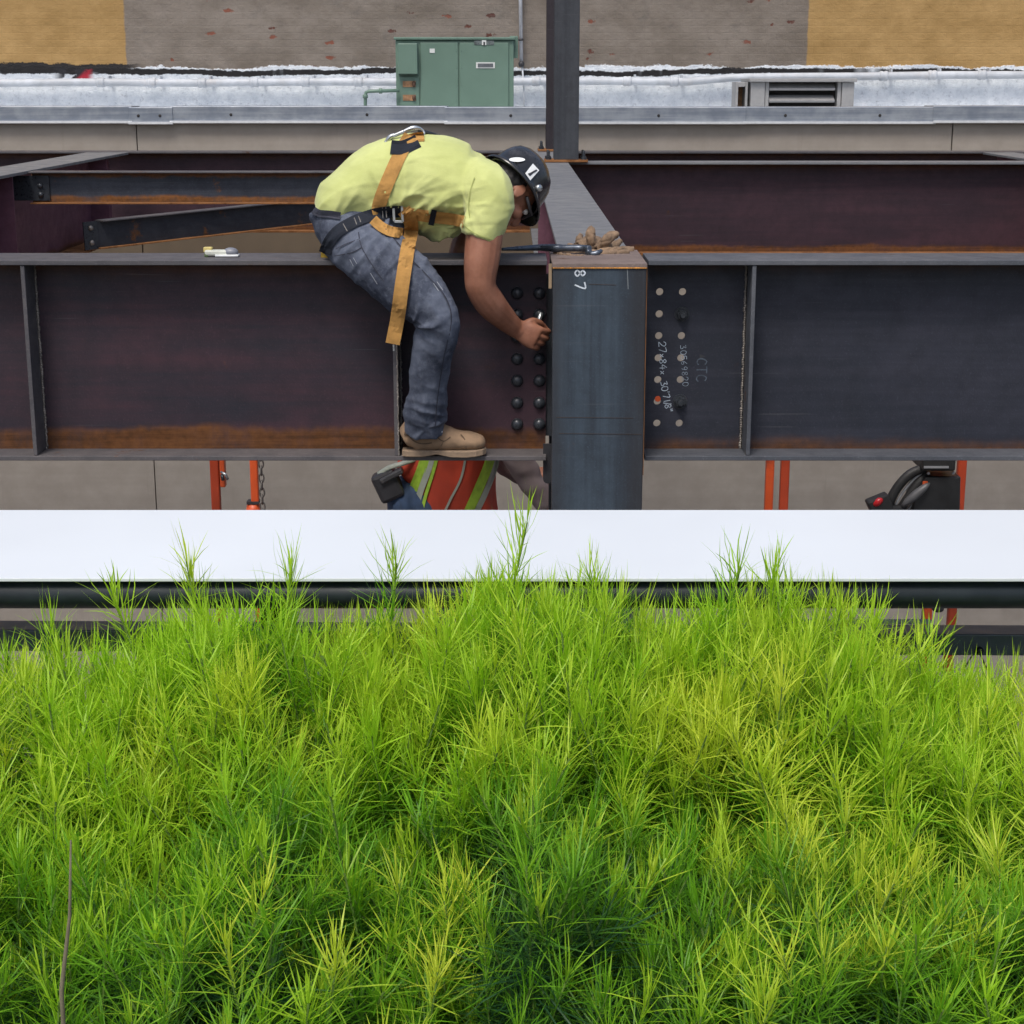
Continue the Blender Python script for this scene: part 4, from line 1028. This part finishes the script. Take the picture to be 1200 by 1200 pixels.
ZS = ZB + TF + .003
for side in (1, -1):
    yb = 5.705 if side == 1 else 2*YC - 5.705
    xh, xt = P(473, 530, 5.705).x, P(566, 530, 5.705).x
    L = xt - xh; bt = MB()
    rr = [(xh + .002, yb, ZS + .055, .030, .030), (xh + .03, yb, ZS + .070, .056, .037), (xh + .085, yb, ZS + .072, .060, .040), (xh + .14, yb, ZS + .060, .046, .044), (xh + .195, yb, ZS + .052, .035, .049), (xh + .245, yb, ZS + .049, .030, .046), (xh + .272, yb, ZS + .044, .021, .032), (xh + .283, yb, ZS + .042, .008, .012)]
    limb(bt, rr, 5, 20, px=False)
    limb(bt, [(xh + .052, yb, ZS + .07, .050, .042), (xh + .062, yb, ZS + .13, .056, .05), (xh + .075, yb, ZS + .19, .055, .052)], 4, 18, px=False)
    bme = remesh(bt, .006, 4)
    displace(bme, lambda co, n: noise.noise(co * 26) * .0022 + noise.noise(V(co.x * 60, co.y * 12, co.z * 20)) * .0016)
    B = ob('boot', None, m_suede, MAN, smooth=True, mesh=bme)
    so_ = MB(); pr = [(0, .026), (.02, .036), (.07, .038), (.12, .037), (.17, .047), (.22, .052), (.255, .046), (.278, .030), (.289, .006)]
    prof2 = [(xh - .004 + a, yb - b) for a, b in pr] + [(xh - .004 + a, yb + b) for a, b in reversed(pr)]
    n = len(prof2)
    def lift(x): t = (x - xh) / L; return .004 * max(0, t - .8) * 5
    for lay in (0, .022):
        for x, y in prof2:
            t = (x - xh) / L
            heel = .0 if (t < .30 or t > .40) or lay else .0
            so_.v.append(V(x, y, ZS + lay + lift(x) + (.008 if (lay == 0 and .33 < t < .5) else 0)))
    so_.f += [tuple(range(n-1, -1, -1)), tuple(range(n, 2*n))] + [(i, (i+1) % n, (i+1) % n + n, i + n) for i in range(n)]; so_.m += [0] * (n + 2)
    ob('sole', so_, m_sole, B, bevel=.003)
    for k in range(4):
        x = xh + .112 + .016 * k; z = ZS + .118 - .012 * k
        ob('lace', MB().tube([V(x, yb - .030, z - .012), V(x + .004, yb - .012, z + .004), V(x + .004, yb + .012, z + .004), V(x, yb + .03, z - .012)], .0032, 6), m_lace, B, smooth=True)
    ob('lace', MB().tube([V(xh + .128, yb - .034, ZS + .098), V(xh + .135, yb - .045, ZS + .090), V(xh + .128, yb - .047, ZS + .084), V(xh + .122, yb - .044, ZS + .092)], .003, 6), m_stick, B, smooth=True)

NB = [o for o in MAN.children if o.name.startswith('boot')][0]
BB_ = bvh_of(MAN, NB.data)
m_bseam = plain('boot_seam', (.10, .065, .04), .9)
for pts in ([(505, 503), (512, 512), (520, 517), (528, 512)], [(520, 517), (516, 524), (508, 529)], [(478, 508), (484, 516), (494, 520), (506, 519)], [(540, 509), (545, 516), (546, 526)]):
    ob('boot_seam', drape(pts, .004, BB_, .0015, .001, 5, cols=1), m_bseam, NB)
ob('boot_collar', drape([(474, 507), (480, 509), (487, 510)], .016, BB_, .004, .003, 4), m_bseam, NB)
BJ = bvh_of(MAN, jeans)
BALL = bvh_of(MAN, shirt, jeans)
seam([(478, 300), (500, 322), (522, 348), (529, 376), (520, 420), (513, 465), (510, 500)])
seam([(452, 268), (464, 282), (474, 294)]); seam([(420, 272), (424, 290), (437, 312), (450, 330)])
seam([(392, 300), (412, 296), (424, 290)]); seam([(393, 292), (405, 286), (421, 280)], .003)
seam([(368, 252), (382, 252), (396, 256)], .004)
seam([(410, 304), (414, 312)], .002, m_thread); seam([(414, 302), (418, 309)], .002, m_thread); seam([(434, 320), (442, 333)], .002, m_thread)
seam([(512, 330), (519, 340)], .0025, m_thread); seam([(508, 332), (514, 341)], .0025, m_thread)
ob('belt', drape([(367, 246), (374, 250), (386, 251), (399, 253)], .026, BALL, .010, .003, 4), m_denimd, MAN)

m_sseam = plain('shirt_seam', (.36, .40, .13), .9)
SHO = [o for o in MAN.children if o.name.startswith('shirt')][0]
for pts in ([(556, 208), (551, 224), (549, 242), (551, 258)], [(542, 263), (552, 271), (564, 277), (577, 280)]):
    ob('seam', drape(pts, .003, BALL, .003, .001, 6, cols=1), m_sseam, SHO)
# harness
HN = ob('harness', drape([(481, 159), (472, 174), (459, 202), (449, 226), (444, 243), (446, 252)], .050, BALL, .006), m_tanw, MAN)
ob('hip_strap', drape([(470, 248), (452, 249), (436, 252), (416, 259), (397, 270), (386, 283), (380, 297)], .042, BALL, .0085), m_navyw, HN)
ob('strap_loop', drape([(437, 257), (446, 265), (458, 271), (472, 273)], .036, BALL, .014), m_tanw, HN)
ob('waist_strap', drape([(470, 249), (490, 252), (512, 255), (530, 257), (544, 260)], .042, BALL, .008), m_tanw, HN)
ob('strap_keeper', drape([(509, 246), (507, 255), (505, 264)], .020, BALL, .013), m_navyw, HN)
ob('strap_tail', drape([(473, 246), (480, 256), (482, 270), (478, 290), (474, 315), (470, 342), (466, 372), (460, 403)], .050, BALL, .020, .004, free=5.5), m_tanw, HN)
ob('sewn_end', drape([(450, 245), (448, 251), (446, 257)], .030, BALL, .014), m_navyw, HN)
for pts, w_ in (([(415, 255), (418, 263)], .003), ([(420, 253), (423, 261)], .003), ([(402, 262), (407, 271)], .003), ([(448, 243), (449, 256)], .003), ([(452, 242), (453, 255)], .003)):
    ob('stitching', drape(pts, w_, BALL, .0125, .001, 3, cols=1), plain('stitch', (.20, .19, .18), .9), HN)
h = BALL.ray_cast(V(0, 0, 0), ray(467, 251)); yb_ = (h[0].y if h[0] else 5.6) - .026
fr = [P(461, 241, yb_), P(471, 241.5, yb_), P(472, 260, yb_), P(462, 259.5, yb_), P(461, 241, yb_)]
mb = MB()
for a, b in zip(fr[:-1], fr[1:]): mb.bar(a, b, .008, .007, (0, 1, 0))
ob('buckle', mb, m_metal, HN, bevel=.001)
# dorsal pad, hook and lanyard on the back
def onback(x, y, off=.01):
    h = BALL.ray_cast(V(0, 0, 0), ray(x, y)); return h[0] - ray(x, y) * off if h[0] else P(x, y, 5.80)
ob('dorsal_pad', drape([(458, 172), (470, 173), (482, 169), (490, 165)], .050, BALL, .010, .008), m_navyw, HN)
ob('cross_strap', drape([(476, 164), (486, 161), (497, 160)], .034, BALL, .016, .004), m_tanw, HN)
hk = [P(453, 166, 5.76), P(458, 160, 5.76), P(466, 157, 5.76), P(476, 152.5, 5.765), P(485, 150, 5.77), P(493, 151, 5.775), P(497, 156, 5.775), P(491, 160.5, 5.77), P(480, 163, 5.765), P(468, 167, 5.76), P(459, 171, 5.755), P(453, 172, 5.755), P(451, 169, 5.76), P(453, 166, 5.76)]
HK = ob('snap_hook', MB().tube(catmull([tuple(p) for p in hk], 4), [.0062 + .0025 * math.sin(i * .5) for i in range(53)], 8), m_metal, HN, smooth=True)
ob('hook_gate', MB().bar(P(462, 168, 5.755), P(480, 160, 5.758), .014, .012, (0, 1, 0)), m_metal, HN, bevel=.003)
ob('hook_gate', MB().bar(P(460, 160, 5.757), P(474, 154, 5.762), .012, .010, (0, 1, 0)), m_metal, HN, bevel=.003)
ob('lanyard', MB().obox(P(430, 178, 5.86), (P(455, 166, 5.80) - P(404, 194, 5.93)) / 2, V(0, .024, .006), V(.002, 0, .003)), m_yelw, HN, bevel=.002)
ob('lanyard_cable', MB().tube(catmull([tuple(p) for p in (P(490, 152.5, 5.775), P(503, 156, 5.79), P(515, 159.5, 5.82), P(528, 161.5, 5.86), P(542, 166, 5.90))], 4), .006, 8), m_bolt, HN, smooth=True)
ob('seat_strap_end', MB().obox(P(380.5, 293, 5.80), (.012, 0, 0), (0, .003, 0), (.002, 0, .026)), m_yelw, HN)
ob('strap_weight', MB().tube([P(461, 404, 5.5), P(461.5, 411, 5.5)], .003, 6), m_metal, HN)
# head gear
mb = MB(); f = lambda a, b, d: HC + HF * a + HR * b + HU * d
mb.ellipsoid(f(-.028, 0, .022), HF * .082, HR * .0765, HU * .090, 18, 12); mb.ellipsoid(f(-.066, 0, -.020), HF * .034, HR * .058, HU * .040, 14, 9)
hm = remesh(mb, .006, 4); displace(hm, lambda co, n: noise.noise(co * 60) * .003)
ob('hair', None, m_hair, MAN, smooth=True, mesh=hm)
HU2 = (HU * math.cos(R(6)) - HF * math.sin(R(6))).normalized(); HF2 = HR.cross(HU2) * -1
if HF2.dot(HF) < 0: HF2 = -HF2
HATC = HC + HU * .018 - HF * .006
HAT = hard_hat(MAN, HATC, HF2, HR, HU2, m_hat)
BH = BVHTree.FromPolygons([v.co + Vector(MAN.location) for v in HAT.data.vertices], [tuple(p.vertices) for p in HAT.data.polygons])
def decal(name, pts, m, off):
    cxp = sum(p[0] for p in pts) / len(pts); cyp = sum(p[1] for p in pts) / len(pts); mb = MB()
    vs = []
    dense = []
    for i in range(len(pts)):
        a_, b_ = pts[i], pts[(i+1) % len(pts)]
        dense += [(a_[0] + (b_[0] - a_[0]) * k / 4, a_[1] + (b_[1] - a_[1]) * k / 4) for k in range(4)]
    pts = dense
    for x, y in [(cxp, cyp)] + pts + [((a + cxp) / 2, (b + cyp) / 2) for a, b in pts]:
        d = ray(x, y); h = BH.ray_cast(V(0, 0, 0), d)
        vs.append((h[0] if h[0] is not None else None, d))
    ref_ = next((v for v, d in vs if v is not None), HC)
    vs = [(v if v is not None else d * (ref_.y / d.y)) - d * off for v, d in vs]
    n = len(pts)
    mb.add(vs, [(0, n+1+i, n+1+(i+1) % n) for i in range(n)] + [(n+1+i, 1+i, 1+(i+1) % n, n+1+(i+1) % n) for i in range(n)])
    return ob(name, mb, m, HAT, fix=False)
decal('sticker', [(624.5, 191.5), (632, 199.5), (621.5, 211.5), (615.5, 203.0)], m_stick, .007)
decal('sticker_mark', [(628.5, 198.5), (630, 200), (625, 203), (621, 206.5), (618.5, 203.5), (621, 202.5)], m_black, .0085)
decal('sticker', [(596.5, 187)] + [(606 + 9.5 * math.cos(a), 187 + 2.6 * math.sin(a)) for a in [math.pi + 2 * math.pi * k / 14 for k in range(1, 14)]], m_stick, .007)
ob('ratchet_knob', MB().lathe(HATC + HR * .104 + HU2 * .025 + HF2 * .02, HR, [(.012, -.01), (.012, .006), (.008, .009)], 12), m_metal, HAT, smooth=True)
for s_ in (-1, 1): ob('eye', MB().ellipsoid(HC + HF * .078 + HR * (.032 * s_) + HU * .002, HF * .012, HR * .013, HU * .010, 10, 8), m_eye, MAN, smooth=True)
ob('safety_glasses', MB().tube([HC + HF * .02 + HR * .078 + HU * .004, HC + HF * .088 + HR * .062 + HU * .0, HC + HF * .104 + HU * .0, HC + HF * .088 - HR * .062, HC + HF * .02 - HR * .078 + HU * .004], .006, 8), m_black, MAN, smooth=True)

# ------------------------------------------------------------------ second worker, standing in the lift below the beam
m_vest = plain('orange_red_vest', (.42, .045, .018), .75, var=.2, scale=9, bump=.3)
m_lime = plain('lime_reflective_tape', (.26, .42, .035), .6, var=.25)
m_greyt = plain('grey_reflective_tape', (.30, .33, .28), .45, var=.1)
m_sleeve = plain('dusty_pink_grey_sleeve', (.21, .165, .165), .85, var=.15, scale=12, bump=.3)
m_jean2 = plain('blue_denim', (.030, .055, .11), .85, var=.3, scale=20, bump=.3)
m_rubp = plain('pouch_leather', (.05, .05, .055), .5, var=.2)
Y2 = 6.98; PLAT = -2.66
W2 = thing('person', 'person in orange vest with lime stripes standing below the beam, mostly hidden', 'person', (P(525, 600, Y2).x, Y2, PLAT))
c2 = P(560, 385, Y2); F2 = V(.90, .1, -.35).normalized(); R2 = V(.1, -1, 0); R2 = (R2 - F2 * R2.dot(F2)).normalized(); U2 = R2.cross(F2)
sk = MB(); head_into(sk, c2, F2, R2, U2)
limb(sk, [(525, 590, Y2, .12, .15), (532, 520, Y2, .13, .17), (543, 460, Y2, .12, .18), (550, 425, Y2, .06, .07), (557, 395, Y2, .055, .055)])
def hnd(a, b): hand(sk, a, b, 1)
hnd(P(646, 602, 6.74), P(660, 618, 6.74)); hnd(P(618, 560, 7.2), P(640, 565, 7.2))
limb(sk, [(628, 575, 6.76, .04), (648, 604, 6.74, .03)]); limb(sk, [(600, 548, 7.2, .04), (622, 561, 7.2, .03)])
ob('body', None, m_skin, W2, smooth=True, mesh=remesh(sk, .006, 4))
vs_ = MB()
limb(vs_, [(528, 606, Y2, .205, .175), (527, 585, Y2, .200, .18), (530, 550, Y2, .185, .185), (537, 500, Y2, .175, .195), (545, 455, Y2, .150, .20), (551, 432, Y2, .09, .11)], 6, 28)
limb(vs_, [(470, 556, Y2 - .06, .05, .06), (484, 548, Y2 - .05, .075, .08), (500, 540, Y2 - .04, .08, .09)], 4, 16)
vest = remesh(vs_, .009, 6); displace(vest, lambda co, n: noise.noise(V(co.x * 14, co.y * 10, co.z * 5)) * .012)
VS = ob('vest', None, m_vest, W2, smooth=True, mesh=vest)
BV = bvh_of(W2, vest)
for pts, w_, m in (([(503, 505), (497, 540), (484, 575), (476, 600)], .034, m_lime), ([(510, 505), (505, 540), (492, 578), (486, 600)], .022, m_greyt), ([(515, 505), (511, 540), (499, 580), (494, 600)], .012, m_lime),
                   ([(580, 505), (574, 540), (560, 575), (548, 602)], .034, m_lime), ([(586, 505), (581, 545), (568, 580), (557, 602)], .02, m_greyt)):
    ob('reflective_tape', drape(pts, w_ * 1.2, BV, .006, .002, 6, free=Y2 - .15), m, VS)
ob('zip', drape([(548, 520), (541, 558), (528, 585), (520, 602)], .010, BV, .006, .002, 6, free=Y2 - .15), m_greyt, VS)
sl_ = MB()
limb(sl_, [(556, 455, 6.84, .075), (590, 500, 6.78, .068), (606, 535, 6.76, .062), (622, 563, 6.76, .055), (642, 595, 6.745, .042)], 5, 18)
limb(sl_, [(556, 455, 7.13, .075), (575, 500, 7.2, .066), (592, 540, 7.2, .058), (614, 557, 7.2, .045)], 5, 18)
sle = remesh(sl_, .008, 5); displace(sle, lambda co, n: noise.noise(V(co.x * 16, co.y * 10, co.z * 22)) * .007)
ob('sleeves', None, m_sleeve, W2, smooth=True, mesh=sle)
j2 = MB()
h0 = P(508, 600, Y2)
limb(j2, [(h0.x + .03, Y2, h0.z + .10, .17, .165), (h0.x, Y2, h0.z, .17, .17), (h0.x, Y2, h0.z - .10, .13, .16)], 5, 22, px=False)
j2.ellipsoid(P(474, 592, Y2 - .05), V(.075, 0, 0), V(0, .12, 0), V(0, 0, .13), 14, 9)
for s_ in (-1, 1):
    limb(j2, [(h0.x, Y2 + .09 * s_, h0.z - .03, .10, .09), (h0.x + .03, Y2 + .11 * s_, h0.z - .25, .085, .085), (h0.x + .05, Y2 + .12 * s_, h0.z - .45, .07, .07), (h0.x + .02, Y2 + .12 * s_, h0.z - .65, .062, .062), (h0.x, Y2 + .12 * s_, PLAT + .07, .055, .055)], 5, 18, px=False)
ob('jeans', None, m_jean2, W2, smooth=True, mesh=remesh(j2, .009, 5))
for s_ in (-1, 1):
    bt = MB(); yb = Y2 + .12 * s_; xh = h0.x - .08
    limb(bt, [(xh, yb, PLAT + .045, .03, .03), (xh + .05, yb, PLAT + .06, .05, .04), (xh + .14, yb, PLAT + .05, .042, .045), (xh + .24, yb, PLAT + .036, .03, .044), (xh + .28, yb, PLAT + .028, .01, .015)], 4, 16, px=False)
    ob('boot', None, m_suede, W2, smooth=True, mesh=remesh(bt, .008, 3))
hard_hat(W2, c2 + U2 * .03, F2, R2, U2, m_hat)
mb = MB().obox(P(455, 568, Y2 - .12), V(.048, 0, .022), V(0, .045, 0), V(-.026, 0, .058)).obox(P(447, 558, Y2 - .12), V(.030, 0, .020), V(0, .035, 0), V(-.012, 0, .018))
TP = ob('tool_pouch', mb, m_black, W2, bevel=.016)
ob('pouch_flap', MB().obox(P(459, 557, Y2 - .15), V(.045, 0, .024), V(0, .030, 0), V(-.006, 0, .010)), m_rubp, TP, bevel=.006)
ob('pouch_strap', MB().tube(catmull([tuple(p) for p in (P(443, 556, Y2 - .14), P(456, 548, Y2 - .15), P(472, 543, Y2 - .15), P(486, 538, Y2 - .12))], 4), .012, 8, ell=.5), m_greyt, TP, smooth=True)

# ================================================================== lifts behind the front beams
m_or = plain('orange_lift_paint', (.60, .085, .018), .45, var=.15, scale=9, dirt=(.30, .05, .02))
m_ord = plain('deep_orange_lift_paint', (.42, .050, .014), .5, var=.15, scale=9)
m_tread = plain('lift_deck_plate', (.16, .16, .165), .6, .4, var=.2)
m_rub = plain('black_rubber', (.018, .018, .019), .6, var=.2, scale=40)
def lift(label, x0, x1, y0, y1, ztop, gate=False):
    t = thing('aerial_lift', label, 'lift', ((x0+x1)/2, (y0+y1)/2, GROUND), 'orange aerial lifts')
    k = .018
    for (x, y) in ((x0, y0), (x0, y1), (x1, y0), (x1, y1)):
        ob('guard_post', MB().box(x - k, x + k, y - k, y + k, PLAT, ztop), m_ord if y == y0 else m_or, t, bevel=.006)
    for z in (ztop - .03, (ztop + PLAT) / 2 - .10):
        for y in (y0, y1): ob('guard_rail', MB().bar((x0 + k, y, z), (x1 - k, y, z), .034, .034), m_or, t, bevel=.005)
        for x in (x0, x1): ob('guard_rail', MB().bar((x, y0 + k, z), (x, y1 - k, z), .034, .034), m_or, t, bevel=.005)
    ob('platform', MB().box(x0 - .03, x1 + .03, y0 - .03, y1 + .03, PLAT - .07, PLAT - .002), m_tread, t, bevel=.006)
    for a in ((x0, x1, y0 - .024, y0 - .022), (x0, x1, y1 + .022, y1 + .024)): ob('toe_board', MB().box(a[0], a[1], a[2], a[3], PLAT, PLAT + .12), m_tread, t)
    xm, ym = (x0+x1)/2, (y0+y1)/2
    hw = (x1 - x0) / 2 - .05
    zs_ = [GROUND + .62 + (PLAT - .08 - GROUND - .62) * i / 5 for i in range(6)]
    for i in range(5):
        for yy in (ym - .3, ym + .3):
            ob('scissor_arm', MB().bar((xm - hw, yy, zs_[i] + .03), (xm + hw, yy, zs_[i+1] - .03), .05, .09), m_or, t, bevel=.006)
            ob('scissor_arm', MB().bar((xm - hw, yy + .06, zs_[i+1] - .03), (xm + hw, yy + .06, zs_[i] + .03), .05, .09), m_or, t, bevel=.006)
    ob('chassis', MB().box(x0 - .05, x1 + .05, y0, y1, GROUND + .2, GROUND + .6), m_or, t, bevel=.02)
    for x in (x0 + .15, x1 - .15):
        for yy in (y0 - .06, y1 + .06):
            ob('wheel', MB().lathe((x, yy - .06, GROUND + .2), (0, 1, 0), [(.10, 0), (.18, .004), (.2, .02), (.2, .10), (.18, .116), (.10, .12)], 20), m_rub, t, smooth=True)
    return t
xa = P(252.5, 565, 6.62).x
LL = lift('orange lift with hanging chain carrying the person in the orange vest', xa, .33, 6.62, 6.62 * 348 / 302, -1.10)
yb2 = 6.62 * 348 / 302
# pin, sleeve joint and chain on the left end of that lift
ob('post_sleeve', MB().box(xa + .0215, xa + .042, 6.60, 6.64, P(252, 570, 6.62).z, P(252, 540, 6.62).z + .1), m_or, LL, bevel=.004)
ob('lock_pin', MB().tube([P(259, 553, 6.58), P(264, 556, 6.57), P(267, 562, 6.57)], .006, 8), m_metal, LL, smooth=True)
ob('lock_pin', MB().tube([P(260, 556, 6.58), P(261.5, 563, 6.57)], .007, 8), m_bolt, LL, smooth=True)
pj = P(297, 588, yb2)
ob('joint_gap', MB().box(pj.x - .028, pj.x + .028, yb2 - .028, yb2 + .028, pj.z - .006, pj.z + .006), m_black, LL)
ob('joint_collar', MB().lathe((pj.x, yb2, pj.z - .14), (0, 0, 1), [(.036, 0), (.036, .10), (.030, .13)], 14), m_or, LL, smooth=True)
mb = MB(); cx_ = P(306.5, 560, yb2 - .05).x; z = P(306, 535, yb2).z + .25
i = 0
while z > P(306, 640, yb2).z:
    a = [V(cx_ + (.011 * math.cos(t) if i % 2 == 0 else 0), yb2 - .05 + (.011 * math.cos(t) if i % 2 else 0), z + .023 * math.sin(t)) for t in [2*math.pi*k/10 for k in range(11)]]
    mb.tube(a, .0038, 5, cap=False); z -= .034; i += 1
ob('chain', mb, plain('chain_steel', (.16, .15, .14), .5, .6), LL, smooth=True)
# right lift
xr0 = P(919, 568, 6.80).x; xr1 = P(1125.5, 568, 6.80).x
RLF = lift('orange lift with black control console below the right beam', xr0, xr1, 6.80, 6.80 * 525 / 496, -1.14)
CB = ob('control_console', MB().prism([(P(1058, 565, 6.72).x, P(1058, 600, 6.72).z - .12), (P(1119, 600, 6.72).x, P(1119, 600, 6.72).z - .12), (P(1119, 552, 6.72).x, P(1119, 552, 6.72).z), (P(1078, 552, 6.72).x, P(1078, 552, 6.72).z), (P(1066, 575, 6.72).x, P(1066, 575, 6.72).z)], 6.62, 6.78), plain('black_console', (.020, .021, .023), .4, var=.3, scale=20), RLF, bevel=.008)
c0, c1 = P(1079, 551, 6.62), P(1119, 539, 6.62)
ob('console_lid', MB().box(c0.x, c1.x, 6.60, 6.80, c0.z, c1.z + .05), m_rub, CB, bevel=.008)
ob('lid_edge', MB().box(c0.x + .006, c1.x - .03, 6.592, 6.599, c0.z + .014, c0.z + .022), m_cond, CB)
for off, r_, m in ((0, .020, m_rub), (1, .006, m_cond), (2, .019, m_rub), (3, .005, m_cond)):
    dx = 9 * off * .75; dy = 10 * off * .62
    pts = [P(1082 + dx * .4, 549 + dy * .45, 6.66), P(1066 + dx * .8, 556 + dy * .8, 6.65), P(1052 + dx, 571 + dy * .8, 6.65), P(1043 + dx, 588 + dy * .6, 6.65), P(1036 + dx, 612, 6.66), P(1034 + dx, 640, 6.68)]
    ob('hose', MB().tube(catmull([tuple(p) for p in pts], 5), r_, 10), m, CB, smooth=True)
ob('console_lamp', MB().ellipsoid(P(1028.5, 588, 6.62), V(.022, 0, .016), V(0, .02, 0), V(-.008, 0, .014), 10, 7), plain('red_lens', (.50, .015, .02), .25), CB, smooth=True)
mb = MB(); mb.obox(P(1031, 592, 6.64), V(.042, 0, .018), V(0, .03, 0), V(-.018, 0, .036)); mb.obox(P(1045, 600, 6.64), V(.05, 0, 0), V(0, .03, 0), V(0, 0, .03))
ob('lamp_housing', mb, m_rub, CB, bevel=.008)
ob('console_wing', MB().ellipsoid(P(1073, 580, 6.61), V(.055, 0, .05), V(0, .02, 0), V(-.012, 0, .014), 12, 8), plain('grey_shroud', (.10, .10, .105), .4), CB, smooth=True)
ob('decal', MB().box(P(1082, 569, 6.60).x, P(1088, 569, 6.60).x, 6.612, 6.618, P(1082, 573, 6.6).z, P(1082, 565, 6.6).z), m_redp, CB)
for x, y in ((1088, 554.5), (1117, 554.5)): ob('screw', MB().lathe(P(x, y, 6.618), (0, -1, 0), [(.007, 0), (.005, .004)], 8), m_cond, CB)
ob('hook_knob', MB().ellipsoid(P(1099, 713, 6.77), V(.026, 0, 0), V(0, .03, 0), V(0, 0, .016), 10, 7), m_rub, RLF, smooth=True)

# ================================================================== things lying on the steel
m_glove = plain('worn_leather_glove', (.205, .138, .088), .9, var=.3, scale=30, bump=.35, dirt=(.10, .07, .05))
def glove(name, label, chains, lumps, seed):
    mb = MB()
    for ch in chains:
        rr = [(*P(*c_[:3]), c_[3], c_[4] if len(c_) > 4 else c_[3]) for c_ in ch]
        limb(mb, rr, 4, 12, px=False)
    for (x, y, Y, a, b, c_) in lumps: mb.ellipsoid(P(x, y, Y), V(a, 0, 0), V(0, b, 0), V(0, 0, c_), 12, 8)
    me = remesh(mb, .0036, 2); displace(me, lambda co, n: noise.noise(co * 30 + V(seed, 0, 0)) * .004 - ridge(co * 38 + V(0, seed, 0)) * .0035)
    o = ob(name, None, m_glove, None, smooth=True, mesh=me, org=(P(690, 295, 6.1).x, 6.1, ZT))
    return tag(o, label, 'glove', 'leather work gloves')
glove('work_glove', 'crumpled brown leather work glove with fingers standing up beside the column top',
      [[(676, 290, 6.10, .020, .035), (688, 286, 6.12, .030, .040), (702, 287, 6.12, .030, .040), (713, 291, 6.10, .022, .03)],
       [(695, 290, 6.07, .020), (692, 279, 6.06, .0195), (692.5, 271, 6.07, .018), (695, 266.5, 6.08, .012)],
       [(704, 292, 6.05, .019), (710, 283, 6.03, .0195), (717, 276, 6.03, .0185), (724, 275, 6.04, .013)],
       [(682, 289, 6.16, .018), (679, 280, 6.18, .0165), (682, 275.5, 6.19, .012)],
       [(712, 292, 6.13, .018), (722, 286, 6.15, .017), (728, 281, 6.16, .012)],
       [(676, 291, 6.05, .017), (669, 289, 6.02, .015), (667, 287, 6.01, .010)]],
      [], 1)
glove('work_glove', 'flattened tan leather work glove lying under the spud wrench on the column cap',
      [[(652, 294, 6.02, .012, .035), (668, 294.5, 6.02, .014, .045), (688, 296, 6.00, .015, .050), (700, 297.5, 5.98, .014, .045)],
       [(698, 296, 6.00, .013), (712, 293.5, 6.02, .013), (728, 292.5, 6.04, .013), (743, 292.5, 6.04, .010)],
       [(698, 299, 5.95, .012), (712, 297.5, 5.95, .013), (730, 296, 5.96, .012), (738, 296, 5.96, .009)],
       [(650, 297, 5.96, .010), (664, 300, 5.90, .011), (684, 301, 5.88, .010)],
       [(692, 300, 5.90, .011), (704, 301, 5.90, .010)]], [], 7)
m_tool = plain('blued_tool_steel', (.085, .10, .125), .32, .6, var=.25, scale=40)
pts = [P(588, 299.5, 5.90), P(610, 297.8, 5.93), P(632, 296, 5.96), P(650, 292.5, 5.94), P(664, 291.5, 5.94), P(678, 291.2, 5.94), P(686, 293, 5.93), P(691, 297, 5.91)]
for p in pts: p.z = max(p.z, ZT + .018)
SW = ob('spud_wrench', None, m_tool, None, smooth=True, org=(P(640, 300, 5.93).x, 5.93, ZT), mesh=remesh(MB().tube(catmull([tuple(p) for p in pts], 5), [.006 + .0085 * min(1, i / 14) if i < 18 else .0125 for i in range(36)], 12).tube(catmull([tuple(x) for x in (P(688, 295.5, 5.92), P(694, 298, 5.90), P(701, 296, 5.90), P(705, 293.5, 5.91))], 4), [.012] * 5 + [.011] * 4 + [.008] * 4, 10), .004, 2))
tag(SW, 'long tapered spud wrench lying across the beam end toward the gloves', 'wrench')
# the small tool on the left beam
TB = thing('hand_tool', 'small white and grey hand tool with yellow end on the left beam flange', 'tool', (P(258, 300, 5.82).x, 5.82, ZT))
mt = P(259, 299, 5.82); zt = ZT
ob('tool_body', MB().obox((mt.x - .004, 5.82, zt + .014), (.050, 0, 0), (0, .016, 0), (0, 0, .010)), plain('pale_plastic', (.55, .57, .50), .45), TB, bevel=.006)
ob('grey_cap', MB().ellipsoid((mt.x + .034, 5.82, zt + .016), (.026, 0, 0), (0, .020, 0), (0, 0, .016), 16, 10), plain('grey_plastic', (.18, .19, .22), .4), TB, smooth=True)
ob('base_plate', MB().obox((mt.x + .022, 5.82, zt + .005), (.040, 0, 0), (0, .020, 0), (0, 0, .004)), plain('white_plastic', (.62, .64, .64), .4), TB, bevel=.003)
ob('yellow_end', MB().obox((mt.x - .044, 5.825, zt + .024), (.015, 0, 0), (0, .012, 0), (0, 0, .009)), plain('yellow_plastic', (.55, .45, .16), .5), TB, bevel=.003)
ob('green_foot', MB().obox((mt.x - .048, 5.815, zt + .007), (.007, 0, 0), (0, .010, 0), (0, 0, .006)), plain('green_plastic', (.10, .15, .06), .5), TB, bevel=.002)
# pin gripped in the hand
DP = ob('drift_pin', MB().tube([P(634, 366, 5.775), P(631.5, 376, 5.772), P(629.5, 388, 5.770), P(627, 402, 5.77)], [.007, .009, .009, .008], 10), m_metal, None, smooth=True, org=P(630, 385, 5.77))
tag(DP, 'short steel drift pin gripped in the bending worker\'s fist at the bolts', 'pin')
